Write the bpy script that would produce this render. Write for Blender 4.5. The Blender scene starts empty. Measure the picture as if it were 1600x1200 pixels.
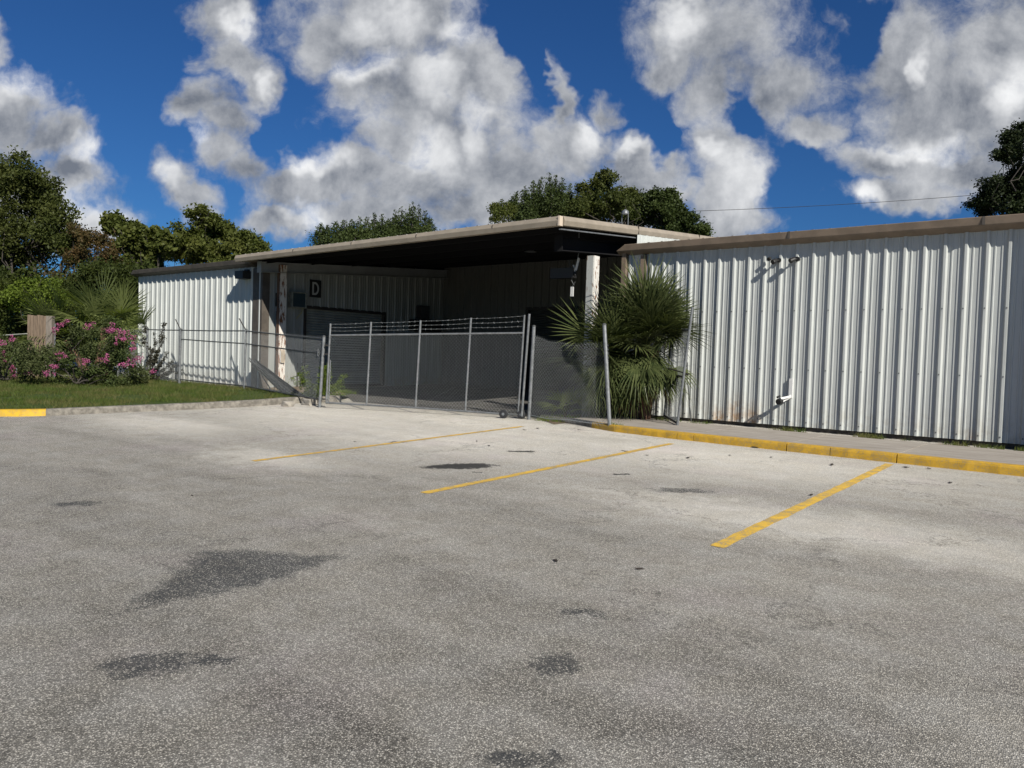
import bpy, math, random
import numpy as np
from mathutils import Vector, Matrix
R_ = math.radians
C = bpy.context.scene.collection
sc = bpy.context.scene
rng = np.random.default_rng(7)
random.seed(7)

# ------------------------------------------------------------------ camera
F = 1204.0
FWD = np.array([-0.62277035, 0.78167639, -0.03375085])
RGT = np.array([0.78104919, 0.62365084, 0.03196541])
UPV = np.array([-0.04603535, 0.00645397, 0.99891896])
EYE = np.array([0.0, 0.0, 1.6])
cam_d = bpy.data.cameras.new('camera'); cam = bpy.data.objects.new('camera', cam_d); C.objects.link(cam)
cam_d.sensor_width = 36; cam_d.lens = F/1600*36; cam_d.clip_end = 3000; cam_d.clip_start = 0.05
m = Matrix([list(RGT), list(UPV), list(-FWD)]).transposed().to_4x4(); m.translation = Vector(EYE)
cam.matrix_world = m
sc.camera = cam

def ray(u, v):
    return FWD + RGT*((u-800)/F) + UPV*((600-v)/F)
def atY(u, v, y): r = ray(u, v); return EYE + r/r[1]*y
def atX(u, v, x): r = ray(u, v); return EYE + r/r[0]*x
def atZ(u, v, z): r = ray(u, v); return EYE + r/r[2]*(z-1.6)
def atD(u, v, d): return EYE + ray(u, v)*d
def lotz(x, y): return -0.003*max(min(x, 30), -30) + 0.02727*max(min(y, 22), -25)

# ------------------------------------------------------------------ sun and exposure
SUN = Vector((-1.0, 0.44, -0.75)).normalized()          # direction the light travels
sd = bpy.data.lights.new('sun', 'SUN'); sd.energy = 5.0; sd.angle = R_(0.53); sd.color = (1.0, 0.95, 0.86)
so = bpy.data.objects.new('sun', sd); C.objects.link(so); so.location = (40, -20, 40)
so.rotation_euler = SUN.to_track_quat('-Z', 'Y').to_euler()
sc.view_settings.view_transform = 'Standard'; sc.view_settings.look = 'None'
sc.view_settings.exposure = 0.35; sc.view_settings.gamma = 1.0
sc.cycles.max_bounces = 6; sc.cycles.transparent_max_bounces = 8

# ------------------------------------------------------------------ world: Nishita sky with procedural clouds
W = bpy.data.worlds.new('World'); sc.world = W; W.use_nodes = True
wt = W.node_tree; wt.nodes.clear()
class NT:
    def __init__(s, t): s.t = t
    def n(s, kind, **kw):
        nd = s.t.nodes.new(kind)
        for k, v in kw.items(): setattr(nd, k, v)
        return nd
    def lk(s, a, b): s.t.links.new(a, b)
    def put(s, sock, v):
        if hasattr(v, 'is_output'): s.lk(v, sock)
        else: sock.default_value = v
    def math(s, op, a, b=None, c=None, clamp=False):
        nd = s.n('ShaderNodeMath', operation=op); nd.use_clamp = clamp
        s.put(nd.inputs[0], a)
        if b is not None: s.put(nd.inputs[1], b)
        if c is not None: s.put(nd.inputs[2], c)
        return nd.outputs[0]
    def vm(s, op, a, b=None):
        nd = s.n('ShaderNodeVectorMath', operation=op); s.put(nd.inputs[0], a)
        if b is not None: s.put(nd.inputs['Scale'] if op == 'SCALE' else nd.inputs[1], b)
        return nd.outputs['Value'] if op in ('DOT_PRODUCT', 'LENGTH') else nd.outputs['Vector']
    def noise(s, vec, scale, detail=4, rough=.55, dist=0.0, lac=2.0, d2=False):
        nd = s.n('ShaderNodeTexNoise', noise_dimensions='2D' if d2 else '3D'); nd.inputs['Scale'].default_value = scale
        nd.inputs['Detail'].default_value = detail; nd.inputs['Roughness'].default_value = rough
        nd.inputs['Distortion'].default_value = dist; nd.inputs['Lacunarity'].default_value = lac
        if vec is not None: s.lk(vec, nd.inputs['Vector'])
        return nd.outputs['Fac']
    def ramp(s, f, lo, hi, a=0.0, b=1.0, smooth=True):
        nd = s.n('ShaderNodeMapRange'); nd.interpolation_type = 'SMOOTHSTEP' if smooth else 'LINEAR'
        nd.clamp = True
        s.put(nd.inputs[0], f); nd.inputs[1].default_value = lo; nd.inputs[2].default_value = hi
        nd.inputs[3].default_value = a; nd.inputs[4].default_value = b
        return nd.outputs[0]
    def mix(s, f, a, b, blend='MIX'):
        nd = s.n('ShaderNodeMix', data_type='RGBA', blend_type=blend)
        s.put(nd.inputs[0], f)
        for k, v in ((6, a), (7, b)):
            if hasattr(v, 'is_output'): s.lk(v, nd.inputs[k])
            else: nd.inputs[k].default_value = (*v, 1) if len(v) == 3 else v
        return nd.outputs[2]
    def comb(s, x, y, z=0.0):
        nd = s.n('ShaderNodeCombineXYZ'); s.put(nd.inputs[0], x); s.put(nd.inputs[1], y); s.put(nd.inputs[2], z)
        return nd.outputs[0]
    def blobs(s, vec, L, k=0.25):
        """smooth union of ellipse fields, 1 in the middle of a blob, 0 at its rim"""
        acc = None
        for (cx, cy, rx, ry, rot) in L:
            if acc is None: src = vec
            else:                         # a negligible term that makes the shader evaluate the blobs one after another
                ma = s.n('ShaderNodeVectorMath', operation='MULTIPLY_ADD'); s.lk(acc, ma.inputs[0])
                ma.inputs[1].default_value = (1e-7, 1e-7, 0); s.lk(vec, ma.inputs[2]); src = ma.outputs[0]
            if abs(rot) < 1e-4:
                mp = s.n('ShaderNodeVectorMath', operation='MULTIPLY_ADD'); s.lk(src, mp.inputs[0])
                mp.inputs[1].default_value = (1/rx, 1/ry, 0); mp.inputs[2].default_value = (-cx/rx, -cy/ry, 0)
            else:
                mp = s.n('ShaderNodeMapping', vector_type='TEXTURE'); s.lk(src, mp.inputs[0])
                mp.inputs['Location'].default_value = (cx, cy, 0)
                mp.inputs['Rotation'].default_value = (0, 0, rot)
                mp.inputs['Scale'].default_value = (rx, ry, 1)
            d = s.math('SUBTRACT', 1.0, s.vm('LENGTH', mp.outputs[0]))
            if acc is None: acc = d
            else: acc = s.math('SMOOTH_MAX', acc, d, k)
        return acc

w = NT(wt)
tc = w.n('ShaderNodeTexCoord')
D = w.vm('NORMALIZE', tc.outputs['Generated'])
sky = w.n('ShaderNodeTexSky', sky_type='NISHITA'); sky.sun_disc = False
sky.sun_elevation = math.asin(-SUN.z)
sky.sun_rotation = math.atan2(-SUN.x, -SUN.y)     # bearing of the sun, clockwise from +Y
sky.altitude = 10; sky.air_density = 1.0; sky.dust_density = 0.3; sky.ozone_density = 2.5
# the northern sky, laid out on a plane tangent to the sphere at one fixed bearing
E3 = Vector((-0.6231, 0.7821, 0.0)); E1 = Vector((0.7821, 0.6231, 0.0)); E2 = Vector((0, 0, 1))
den = w.math('MAXIMUM', w.vm('DOT_PRODUCT', D, E3), 0.05)
U = w.math('DIVIDE', w.vm('DOT_PRODUCT', D, E1), den)
V = w.math('DIVIDE', w.vm('DOT_PRODUCT', D, E2), den)
UV = w.comb(U, V)
# domain warp so that no cloud keeps an elliptical rim
wn = w.n('ShaderNodeTexNoise', noise_dimensions='2D'); wn.inputs['Scale'].default_value = 5.0; wn.inputs['Detail'].default_value = 5
wn.inputs['Roughness'].default_value = 0.6
w.lk(UV, wn.inputs['Vector'])
warp = w.vm('SCALE', w.vm('SUBTRACT', wn.outputs['Color'], (0.5, 0.5, 0.5)), 0.15)
UVw = w.vm('ADD', UV, warp)
def sk(cx, cy, rx, ry, rot=0.0):
    r = ray(cx, cy); d = r @ np.array(E3)
    return (float(r @ np.array(E1)/d), float(r[2]/d), rx/F*.98, ry/F*.98, -R_(rot))
cloud = [(-10,185,95,85),(60,225,70,50),(105,280,75,60),(50,310,140,80),(130,345,60,60),(0,50,42,60),
 (350,22,55,50),(372,85,65,50),(408,130,44,62),(325,170,60,42),(365,200,62,55),(360,245,65,50),(410,285,80,52),(500,305,130,58),(545,285,70,48),
 (270,300,55,58),(305,325,62,34),
 (600,20,175,110),(520,50,85,80),(580,130,90,80),(650,150,150,130),(700,235,160,120),(735,110,85,110),(640,300,130,65),
 (800,285,140,80),(760,330,220,52),(590,230,50,60),
 (870,235,95,85),(915,168,48,42),(965,245,65,50),(1005,285,62,48),(845,175,22,90),
 (1100,40,170,95),(1140,135,120,100),(1045,80,85,60),(1230,140,120,85),(1130,250,80,80),(1135,310,88,95),
 (1420,100,150,150),(1500,180,180,130),(1560,60,150,130),(1300,210,90,50),(1420,265,140,55),(1530,290,140,55),
 (1430,325,120,35),(440,355,75,32),(600,345,170,40),(1000,325,90,34),(1640,200,120,160),(1300,-90,420,90),(620,-90,200,90)]
holes = [(1340,35,46,95),(1185,165,40,70),(1270,275,75,48),(1215,320,60,50),(820,70,28,80),(440,240,34,60),(1020,205,40,55)]
fld = w.blobs(UVw, [sk(*c) for c in cloud], 0.18)
hol = w.blobs(UVw, [sk(*c) for c in holes], 0.1)
n_big = w.noise(UV, 7.5, 8, 0.62, 0.12, d2=True)
n_sun = w.noise(w.vm('ADD', UV, (0.020, 0.026, 0.0)), 7.5, 6, 0.62, 0.12, d2=True)
fine = w.noise(UVw, 26.0, 5, 0.68, 0.2, d2=True)
f0 = w.math('ADD', fld, w.math('MULTIPLY', w.math('SUBTRACT', n_big, 0.5), 1.05))
f0 = w.math('ADD', f0, w.math('MULTIPLY', w.math('SUBTRACT', fine, 0.5), 0.50))
f1 = w.math('SUBTRACT', f0, w.math('MULTIPLY', w.math('MAXIMUM', hol, 0.0), 0.95))
cov_n = w.ramp(f1, -0.06, 0.62)
# the rest of the sky (behind the viewer and overhead): a few loose clouds
gen = w.noise(D, 2.3, 6, 0.6)
cov_g = w.ramp(gen, 0.56, 0.70)
front = w.ramp(w.vm('DOT_PRODUCT', D, E3), 0.30, 0.48)
cov = w.math('ADD', w.math('MULTIPLY', cov_n, front), w.math('MULTIPLY', cov_g, w.math('SUBTRACT', 1.0, front)))
bright = [(690,120,75,65),(665,235,70,75),(745,200,45,75),(885,215,40,55),(1145,300,65,75),(1110,250,40,30),(500,272,60,30),
 (130,320,55,55),(30,130,70,40),(120,245,50,26),(262,285,42,40),(1432,95,20,55),(1460,245,110,32),(600,25,80,50),(412,130,22,45),(375,30,40,30),
 (485,352,45,24),(575,100,50,40),(1070,30,70,40),(1590,130,50,90),(715,20,60,40),(960,228,40,20),(1380,330,60,30),(310,225,30,20)]
brt = w.math('MAXIMUM', w.blobs(UVw, [sk(*c) for c in bright], 0.2), 0.0)
relief = w.math("MULTIPLY", w.math("SUBTRACT", n_big, n_sun), 1.5)
thin = w.ramp(f1, 0.10, 0.95, 1.0, 0.0)          # thin rims pass more light than the thick bases
t0 = w.math('ADD', w.math('MULTIPLY', thin, 0.22), w.math('ADD', relief, w.math('MULTIPLY', w.ramp(brt, 0.0, 0.8), 0.68)))
t0 = w.math('ADD', t0, w.math('MULTIPLY', w.math('SUBTRACT', fine, 0.5), 0.16))
t1 = w.math('ADD', t0, w.math('MULTIPLY', w.math('SUBTRACT', n_big, 0.5), 0.10))
shade = w.ramp(w.math("ADD", t1, -0.09), -0.34, 1.0, smooth=False)
ccol = w.mix(shade, (2.5, 2.8, 3.4), (13.6, 13.7, 13.8))
blue = w.mix(1.0, sky.outputs[0], (0.21, 0.49, 0.88), 'MULTIPLY')
ccol = w.mix(front, (1.9, 2.0, 2.2), ccol)
col = w.mix(w.math('MULTIPLY', cov, 0.98), blue, ccol)
bg = w.n('ShaderNodeBackground'); w.lk(col, bg.inputs[0]); bg.inputs[1].default_value = 0.055
wo = w.n('ShaderNodeOutputWorld'); w.lk(bg.outputs[0], wo.inputs[0])
W.cycles.sampling_method = 'MANUAL'; W.cycles.sample_map_resolution = 512

# ------------------------------------------------------------------ mesh helpers
class MB:
    def __init__(s): s.v = []; s.f = []
    def quad(s, a, b, c, d):
        n = len(s.v); s.v += [tuple(a), tuple(b), tuple(c), tuple(d)]; s.f.append((n, n+1, n+2, n+3)); return s
    def box(s, x0, x1, y0, y1, z0, z1):
        n = len(s.v)
        s.v += [(x, y, z) for z in (z0, z1) for y in (y0, y1) for x in (x0, x1)]
        for q in ((0,2,3,1),(4,5,7,6),(0,1,5,4),(2,6,7,3),(0,4,6,2),(1,3,7,5)): s.f.append(tuple(n+i for i in q))
        return s
    def obox(s, o, ax, ay, az):
        """box from corner o along three vectors"""
        o, ax, ay, az = map(np.array, (o, ax, ay, az)); n = len(s.v)
        for k in (0, 1):
            for j in (0, 1):
                for i in (0, 1): s.v.append(tuple(o+ax*i+ay*j+az*k))
        for q in ((0,2,3,1),(4,5,7,6),(0,1,5,4),(2,6,7,3),(0,4,6,2),(1,3,7,5)): s.f.append(tuple(n+i for i in q))
        return s
    def tube(s, pts, r, n=8, cap=True):
        pts = [np.array(p, float) for p in pts]; rr = r if hasattr(r, '__len__') else [r]*len(pts)
        b = len(s.v); prev = None
        for i, p in enumerate(pts):
            d = pts[min(i+1, len(pts)-1)] - pts[max(i-1, 0)]; d = d/(np.linalg.norm(d)+1e-12)
            a = np.array([0, 0, 1.0]) if abs(d[2]) < .9 else np.array([1.0, 0, 0])
            if prev is not None: a = prev
            e1 = np.cross(d, a); e1 /= np.linalg.norm(e1)+1e-12; e2 = np.cross(e1, d); prev = e2
            for k in range(n):
                t = 2*math.pi*k/n; s.v.append(tuple(p+(e1*math.cos(t)+e2*math.sin(t))*rr[i]))
        for i in range(len(pts)-1):
            for k in range(n):
                a0 = b+i*n+k; a1 = b+i*n+(k+1) % n; s.f.append((a0, a1, a1+n, a0+n))
        if cap:
            s.f.append(tuple(b+k for k in range(n))[::-1]); e = b+(len(pts)-1)*n; s.f.append(tuple(e+k for k in range(n)))
        return s
    def extrude(s, prof, fn0, fn1, close=False, cap=False):
        """strip between two copies of a profile"""
        b = len(s.v); n = len(prof)
        s.v += [tuple(fn0(*p)) for p in prof] + [tuple(fn1(*p)) for p in prof]
        for i in range(n if close else n-1):
            j = (i+1) % n; s.f.append((b+i, b+j, b+n+j, b+n+i))
        if cap: s.f.append(tuple(range(b, b+n))[::-1]); s.f.append(tuple(range(b+n, b+2*n)))
        return s
    def build(s, name, mat, parent=None, smooth=False):
        me = bpy.data.meshes.new(name); me.from_pydata(s.v, [], s.f); me.update()
        if smooth: me.polygons.foreach_set('use_smooth', [True]*len(me.polygons))
        me.materials.append(mat)
        o = bpy.data.objects.new(name, me); C.objects.link(o)
        if parent is not None:
            o.parent = parent
            pm = parent.matrix_world.copy() if parent.type != 'EMPTY' else Matrix.Translation(parent.location)
            o.matrix_parent_inverse = pm.inverted()
        return o
def tag(o, label=None, cat=None, group=None, kind=None):
    for k, v in (('label', label), ('category', cat), ('group', group), ('kind', kind)):
        if v: o[k] = v
    return o
def empty(name, loc, label, cat, group=None):
    o = bpy.data.objects.new(name, None); o.location = loc; o.empty_display_size = .2; C.objects.link(o)
    return tag(o, label, cat, group)
def struct(o): o['kind'] = 'structure'; return o

# ------------------------------------------------------------------ materials
def mat(name, col=(.5,.5,.5), rough=.6, metal=0.0, spec=0.5, var=0.0, vscale=3.0, col2=None, bump=0.0, bscale=20, stretch=(1,1,1), lo=.35, hi=.68):
    M = bpy.data.materials.new(name); M.use_nodes = True; t = NT(M.node_tree)
    P = M.node_tree.nodes['Principled BSDF']
    P.inputs['Roughness'].default_value = rough; P.inputs['Metallic'].default_value = metal
    P.inputs['Specular IOR Level'].default_value = spec
    P.inputs['Base Color'].default_value = (*col, 1)
    if var > 0 or bump > 0:
        g = t.n('ShaderNodeNewGeometry'); mp = t.n('ShaderNodeMapping'); t.lk(g.outputs['Position'], mp.inputs[0])
        mp.inputs['Scale'].default_value = stretch
    if var > 0:
        f = t.noise(mp.outputs[0], vscale, 6, .62)
        c2 = col2 or tuple(c*(1-var) for c in col)
        t.lk(t.mix(t.ramp(f, lo, hi), c2, col), P.inputs['Base Color'])
    if bump > 0:
        b = t.n('ShaderNodeBump'); b.inputs['Strength'].default_value = bump; b.inputs['Distance'].default_value = .01
        t.lk(t.noise(mp.outputs[0], bscale, 5, .6), b.inputs['Height']); t.lk(b.outputs[0], P.inputs['Normal'])
    return M
M_tan   = mat('tan_trim', (.215,.165,.12), .5, var=.25, vscale=4)
M_tanlt = mat('pale_tan_fascia', (.31,.265,.205), .5, var=.18, vscale=3)
M_brown = mat('brown_trim', (.095,.08,.065), .6, var=.3, vscale=5)
M_dark  = mat('dark_steel', (.045,.04,.036), .6, var=.3)
M_black = mat('black_plastic', (.015,.015,.015), .5)
M_galv  = mat('galvanised_steel', (.22,.23,.235), .5, metal=.35, var=.35, vscale=14)
M_wire  = mat('galvanised_wire', (.34,.36,.365), .55, metal=.2)
M_galvd = mat('dull_galvanised_steel', (.085,.09,.09), .6, metal=.2, var=.3, vscale=12)
M_conc  = mat('weathered_concrete', (.36,.33,.28), .9, var=.45, vscale=5, bump=.4, bscale=60)
M_found = mat('dark_foundation', (.10,.088,.07), .95, var=.5, vscale=8, bump=.5, bscale=40)  # dark brown concrete with random mottling
M_roof  = mat('roof_sheet', (.42,.42,.40), .5, var=.2)
M_under = mat('canopy_shade_black', (.012,.012,.013), .9, spec=.1)  # near-black colour puts deep canopy shade on whatever wears it
M_wood  = mat('weathered_boards', (.20,.145,.10), .85, var=.45, vscale=6, stretch=(6,6,.5), bump=.3)
M_rubber= mat('black_rubber', (.02,.02,.022), .7)
M_whitep= mat('white_painted_metal', (.7,.7,.68), .45, var=.2)
M_bark  = mat('grey_bark', (.065,.055,.045), .9, var=.5, vscale=9, bump=.6)
M_beige = mat('beige_post_paint', (.50,.42,.32), .6, var=.35, vscale=7)

def panel_mat(name, base=(.49,.51,.49), rust=None, dirt=0.35):
    """painted ribbed metal: faint streaks, dirt thrown up along the foot; rust = list of (x, y) columns"""
    M = bpy.data.materials.new(name); M.use_nodes = True; t = NT(M.node_tree); P = M.node_tree.nodes['Principled BSDF']
    P.inputs['Roughness'].default_value = .5; P.inputs['Specular IOR Level'].default_value = .3
    g = t.n('ShaderNodeNewGeometry'); s = t.n('ShaderNodeSeparateXYZ'); t.lk(g.outputs['Position'], s.inputs[0])
    mp = t.n('ShaderNodeMapping'); t.lk(g.outputs['Position'], mp.inputs[0]); mp.inputs['Scale'].default_value = (5, 5, .45)
    st = t.noise(mp.outputs[0], 1.6, 6, .65)
    c = t.mix(t.ramp(st, .3, .75), tuple(b*.86 for b in base), base)
    foot = t.ramp(s.outputs[2], .5, 1.15, 1.0, 0.0)
    n2 = t.noise(g.outputs['Position'], 7, 6, .7)
    fd = t.math('MULTIPLY', foot, t.ramp(n2, .4, .62))
    c = t.mix(t.math('MULTIPLY', fd, dirt), c, (.25,.20,.13))
    if rust:
        acc = None
        for (x, wd, zt) in rust:
            a = t.ramp(t.math('ABSOLUTE', t.math('SUBTRACT', s.outputs[0], x)), 0.0, wd, 1.0, 0.0)
            b = t.ramp(s.outputs[2], .5, zt, 1.0, 0.0)
            a = t.math('MULTIPLY', a, b)
            acc = a if acc is None else t.math('MAXIMUM', acc, a)
        c = t.mix(t.math('MULTIPLY', acc, t.ramp(n2, .3, .62)), c, (.33,.20,.10))
    n4 = t.noise(g.outputs['Position'], 1.1, 6, .7)
    c = t.mix(t.ramp(n4, .5, .8, 0, .35), c, tuple(b*.74 for b in base))
    t.lk(c, P.inputs['Base Color'])
    bm_ = t.n('ShaderNodeBump'); bm_.inputs['Strength'].default_value = .5; bm_.inputs['Distance'].default_value = .02
    t.lk(t.noise(g.outputs['Position'], 2.2, 2, .5), bm_.inputs['Height']); t.lk(bm_.outputs[0], P.inputs['Normal'])
    return M
M_wall  = panel_mat('white_ribbed_metal', base=(.51,.53,.505))
M_wallr = panel_mat('white_ribbed_metal_rust_stained', rust=[(-5.95,.28,1.15),(-5.62,.22,1.0),(-6.3,.2,.85),(-1.95,.1,.7)], dirt=.3)
M_walld = panel_mat('white_ribbed_metal_shaded', base=(.30,.31,.295), dirt=.5)  # white panels darkened so the colour carries the bay's shade
M_back  = panel_mat('shade_toned_ribbed_metal', base=(.15,.15,.135), dirt=.2)  # grey tone stands in for deep shade at the back
M_door  = mat('grey_shutter', (.26,.28,.27), .5, var=.2)
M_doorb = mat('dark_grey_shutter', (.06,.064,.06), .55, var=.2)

def rusty(name, white, rust, lo, hi, vs=7):
    return mat(name, white, .7, var=1, vscale=vs, col2=rust, stretch=(2.5,2.5,.55), lo=lo, hi=hi, bump=.5, bscale=25)
M_rust  = rusty('flaking_white_paint_over_rust', (.66,.62,.56), (.19,.075,.03), .42, .50)
M_rust2 = rusty('rusted_steel', (.16,.085,.05), (.05,.03,.022), .35, .65, 6)

# ---- asphalt
def asphalt():
    M = bpy.data.materials.new('worn_asphalt'); M.use_nodes = True; t = NT(M.node_tree); P = M.node_tree.nodes['Principled BSDF']
    P.inputs['Roughness'].default_value = .95; P.inputs['Specular IOR Level'].default_value = .3
    g = t.n('ShaderNodeNewGeometry'); pos = g.outputs['Position']
    flat = t.n('ShaderNodeVectorMath', operation='MULTIPLY'); t.lk(pos, flat.inputs[0]); flat.inputs[1].default_value = (1, 1, 0)
    p = flat.outputs[0]
    def vor(scale):
        v = t.n('ShaderNodeTexVoronoi'); v.inputs['Scale'].default_value = scale; t.lk(p, v.inputs['Vector']); return v
    v1 = vor(140); v2 = vor(300)
    s1 = t.n('ShaderNodeSeparateColor'); t.lk(v1.outputs['Color'], s1.inputs[0])
    s2 = t.n('ShaderNodeSeparateColor'); t.lk(v2.outputs['Color'], s2.inputs[0])
    stone = t.math('ADD', t.math('MULTIPLY', t.math('POWER', s1.outputs[0], 2.2), .74), t.math('MULTIPLY', s2.outputs[0], .34))
    gap = t.ramp(v1.outputs['Distance'], .004, .0085, 1.0, .25)      # binder between the stones
    gap = t.ramp(v1.outputs['Distance'], .25, .62, 1.0, .30)
    n1 = t.noise(p, .55, 6, .6); n2 = t.noise(p, 2.6, 6, .65); n3 = t.noise(p, 11, 5, .7)
    # sand-coloured bleaching, stronger towards the building
    sp = t.n('ShaderNodeSeparateXYZ'); t.lk(pos, sp.inputs[0])
    tone = t.math('ADD', t.math('MULTIPLY', t.math('SUBTRACT', n1, .5), .55), t.math('MULTIPLY', t.math('SUBTRACT', n2, .5), .95))
    tone = t.math('ADD', tone, t.math('MULTIPLY', t.math('SUBTRACT', n3, .5), .50))
    wn = t.n('ShaderNodeTexNoise'); wn.inputs['Scale'].default_value = 2.6; wn.inputs['Detail'].default_value = 8; wn.inputs['Roughness'].default_value = .70
    t.lk(p, wn.inputs['Vector'])
    pw = t.vm('ADD', p, t.vm('SCALE', t.vm('SUBTRACT', wn.outputs['Color'], (.5,.5,.5)), 1.5))
    pw2 = t.vm('ADD', p, t.vm('SCALE', t.vm('SUBTRACT', wn.outputs['Color'], (.5,.5,.5)), .80))
    light = t.blobs(pw, [(-8.2,9.2,3.6,2.2,0),(-12.4,9.8,4.2,2.2,0),(-4.6,10.2,3.4,1.6,0),(-9.6,11.2,4.2,1.2,0),(-13.4,6.8,2.4,.9,0),(-8.8,5.9,1.3,.5,0),(-2.2,7.0,2.4,.7,0)], .4)
    tone = t.math('ADD', tone, t.math('MULTIPLY', t.ramp(light, -.55, .95), 1.25))
    lift = t.ramp(sp.outputs[1], 2.0, 11.8, -.06, .95, smooth=False)
    ms = t.n('ShaderNodeMapping'); t.lk(p, ms.inputs[0]); ms.inputs['Scale'].default_value = (.28, 1.5, 1); ms.inputs['Rotation'].default_value = (0, 0, -.12)
    streak = t.noise(ms.outputs[0], 1.0, 6, .62)
    tone = t.math('ADD', tone, t.math('MULTIPLY', t.math('SUBTRACT', streak, .5), 1.5))
    tone = t.math('ADD', tone, lift)
    stain = t.blobs(pw, [(-6.6,5.8,1.6,.5,.4),(-3.2,5.2,1.6,.5,.2),(-1.2,3.0,.9,.4,.3),(-2.3,1.9,.8,.35,0),(-5.2,1.4,.7,.35,.3),(-7.9,8.0,1.0,.22,.3),(-9.6,3.8,1.5,.3,.6),(-2.4,9.0,1.2,.35,0)], .2)
    tone = t.math('SUBTRACT', tone, t.math('MULTIPLY', t.ramp(stain, 0, .7), .16))
    val = t.math('ADD', t.math('MULTIPLY', t.math('MULTIPLY', stone, gap), .66), t.math('MULTIPLY', tone, .17))
    val = t.math('ADD', val, .104)
    # patches where the surface has ravelled to dark bitumen
    def polygon(vec, P):
        acc = None; n = len(P); cx = sum(a for a, b in P)/n; cy = sum(b for a, b in P)/n
        for k in range(n):
            (x1, y1), (x2, y2) = P[k], P[(k+1) % n]; L = math.hypot(x2-x1, y2-y1); nx, ny = (y2-y1)/L, -(x2-x1)/L
            if (cx-x1)*nx+(cy-y1)*ny < 0: nx, ny = -nx, -ny
            d = t.math('SUBTRACT', t.vm('DOT_PRODUCT', vec, (nx, ny, 0)), nx*x1+ny*y1)
            acc = d if acc is None else t.math('SMOOTH_MIN', acc, d, .06)
        return acc
    fw = t.n('ShaderNodeTexNoise'); fw.inputs['Scale'].default_value = 7; fw.inputs['Detail'].default_value = 5; fw.inputs['Roughness'].default_value = .65
    t.lk(p, fw.inputs['Vector'])
    pw3 = t.vm('ADD', p, t.vm('SCALE', t.vm('SUBTRACT', fw.outputs['Color'], (.5,.5,.5)), .42))
    poly = polygon(pw3, [(-4.44,2.05),(-5.30,3.04),(-5.02,3.30),(-4.40,3.62),(-4.28,2.90)])
    poly = t.math('MULTIPLY', poly, 2.2)
    dark = t.blobs(pw3, [(-3.64,1.80,.20,.13,.75),(-3.46,2.04,.12,.06,.6),(-2.16,3.11,.15,.10,.8),(-2.45,3.80,.15,.06,.4),(-3.70,7.69,.34,.12,.6),(-7.62,3.07,.22,.12,.8),(-1.75,2.30,.14,.07,.5)], .06)
    dark = t.math('MAXIMUM', t.math('MULTIPLY', dark, .45), poly)
    grain = t.math('SUBTRACT', s1.outputs[1], .5)
    dk = t.ramp(t.math('ADD', dark, t.math('MULTIPLY', grain, .22)), -.10, .16)
    dkn = t.math('MULTIPLY', dk, t.ramp(n3, .20, .62, .45, 1.0))
    val = t.math('MULTIPLY', val, t.math('SUBTRACT', 1.0, t.math('MULTIPLY', dkn, t.ramp(s1.outputs[0], .72, .97, .66, .10))))
    tar = t.blobs(pw3, [(-6.52,7.18,.46,.20,.95),(-6.76,8.75,.19,.06,.7),(-6.05,7.0,.05,.03,0),(-4.72,8.1,.10,.04,.4),(-8.75,8.15,.16,.04,.5),(-5.7,9.9,.07,.05,0)], .05)
    tk = t.ramp(t.math('ADD', tar, t.math('MULTIPLY', grain, .2)), -.10, .10)
    # fine wandering cracks
    cv = t.n('ShaderNodeTexVoronoi', feature='DISTANCE_TO_EDGE'); cv.inputs['Scale'].default_value = .38; t.lk(pw, cv.inputs['Vector'])
    crack = t.math('MULTIPLY', t.ramp(cv.outputs['Distance'], .0, .0075, 1.0, 0.0), t.ramp(n1, .44, .54))
    warm = t.mix(t.ramp(n2, .35, .7), (1.0,.935,.80), (1.0,.955,.85))
    warm = t.mix(t.ramp(t.noise(p, .8, 4, .6), .5, .75, 0, .55), warm, (1.0,.90,.845))
    c = t.mix(1.0, t.comb(val, val, val), warm, 'MULTIPLY')
    c = t.mix(t.math('MULTIPLY', dkn, t.ramp(s1.outputs[0], .7, .95, .5, .1)), c, (.050,.056,.062))
    c = t.mix(t.math('MULTIPLY', tk, .92), c, (.018,.018,.018))
    c = t.mix(t.math('MULTIPLY', crack, .75), c, (.04,.038,.035))
    t.lk(c, P.inputs['Base Color'])
    b = t.n('ShaderNodeBump'); b.inputs['Strength'].default_value = .75; b.inputs['Distance'].default_value = .006
    t.lk(t.math('ADD', t.math('MULTIPLY', stone, .6), t.math('SUBTRACT', 1.0, v1.outputs['Distance'])), b.inputs['Height']); t.lk(b.outputs[0], P.inputs['Normal'])
    return M
M_asph = asphalt()

def paint(name, col, under=(.2,.19,.17), wear=.5, lo=.36, hi=.5, rough=.7):
    M = bpy.data.materials.new(name); M.use_nodes = True; t = NT(M.node_tree); P = M.node_tree.nodes['Principled BSDF']
    P.inputs['Roughness'].default_value = rough
    g = t.n('ShaderNodeNewGeometry'); p = g.outputs['Position']
    n = t.noise(p, 60, 5, .7); n2 = t.noise(p, 6, 6, .7)
    c = t.mix(t.ramp(n2, .3, .7), tuple(x*.72 for x in col), col)
    c = t.mix(t.math('MULTIPLY', t.ramp(t.math('ADD', n, t.math('MULTIPLY', t.math('SUBTRACT', n2, .5), .6)), lo, hi, 1.0, 0.0), wear), c, under)
    t.lk(c, P.inputs['Base Color'])
    b = t.n('ShaderNodeBump'); b.inputs['Strength'].default_value = .4; b.inputs['Distance'].default_value = .004
    t.lk(n, b.inputs['Height']); t.lk(b.outputs[0], P.inputs['Normal'])
    return M
M_yline = paint('worn_yellow_road_paint', (.74,.46,.05), (.26,.24,.20), wear=.85, lo=.38, hi=.52)
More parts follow.
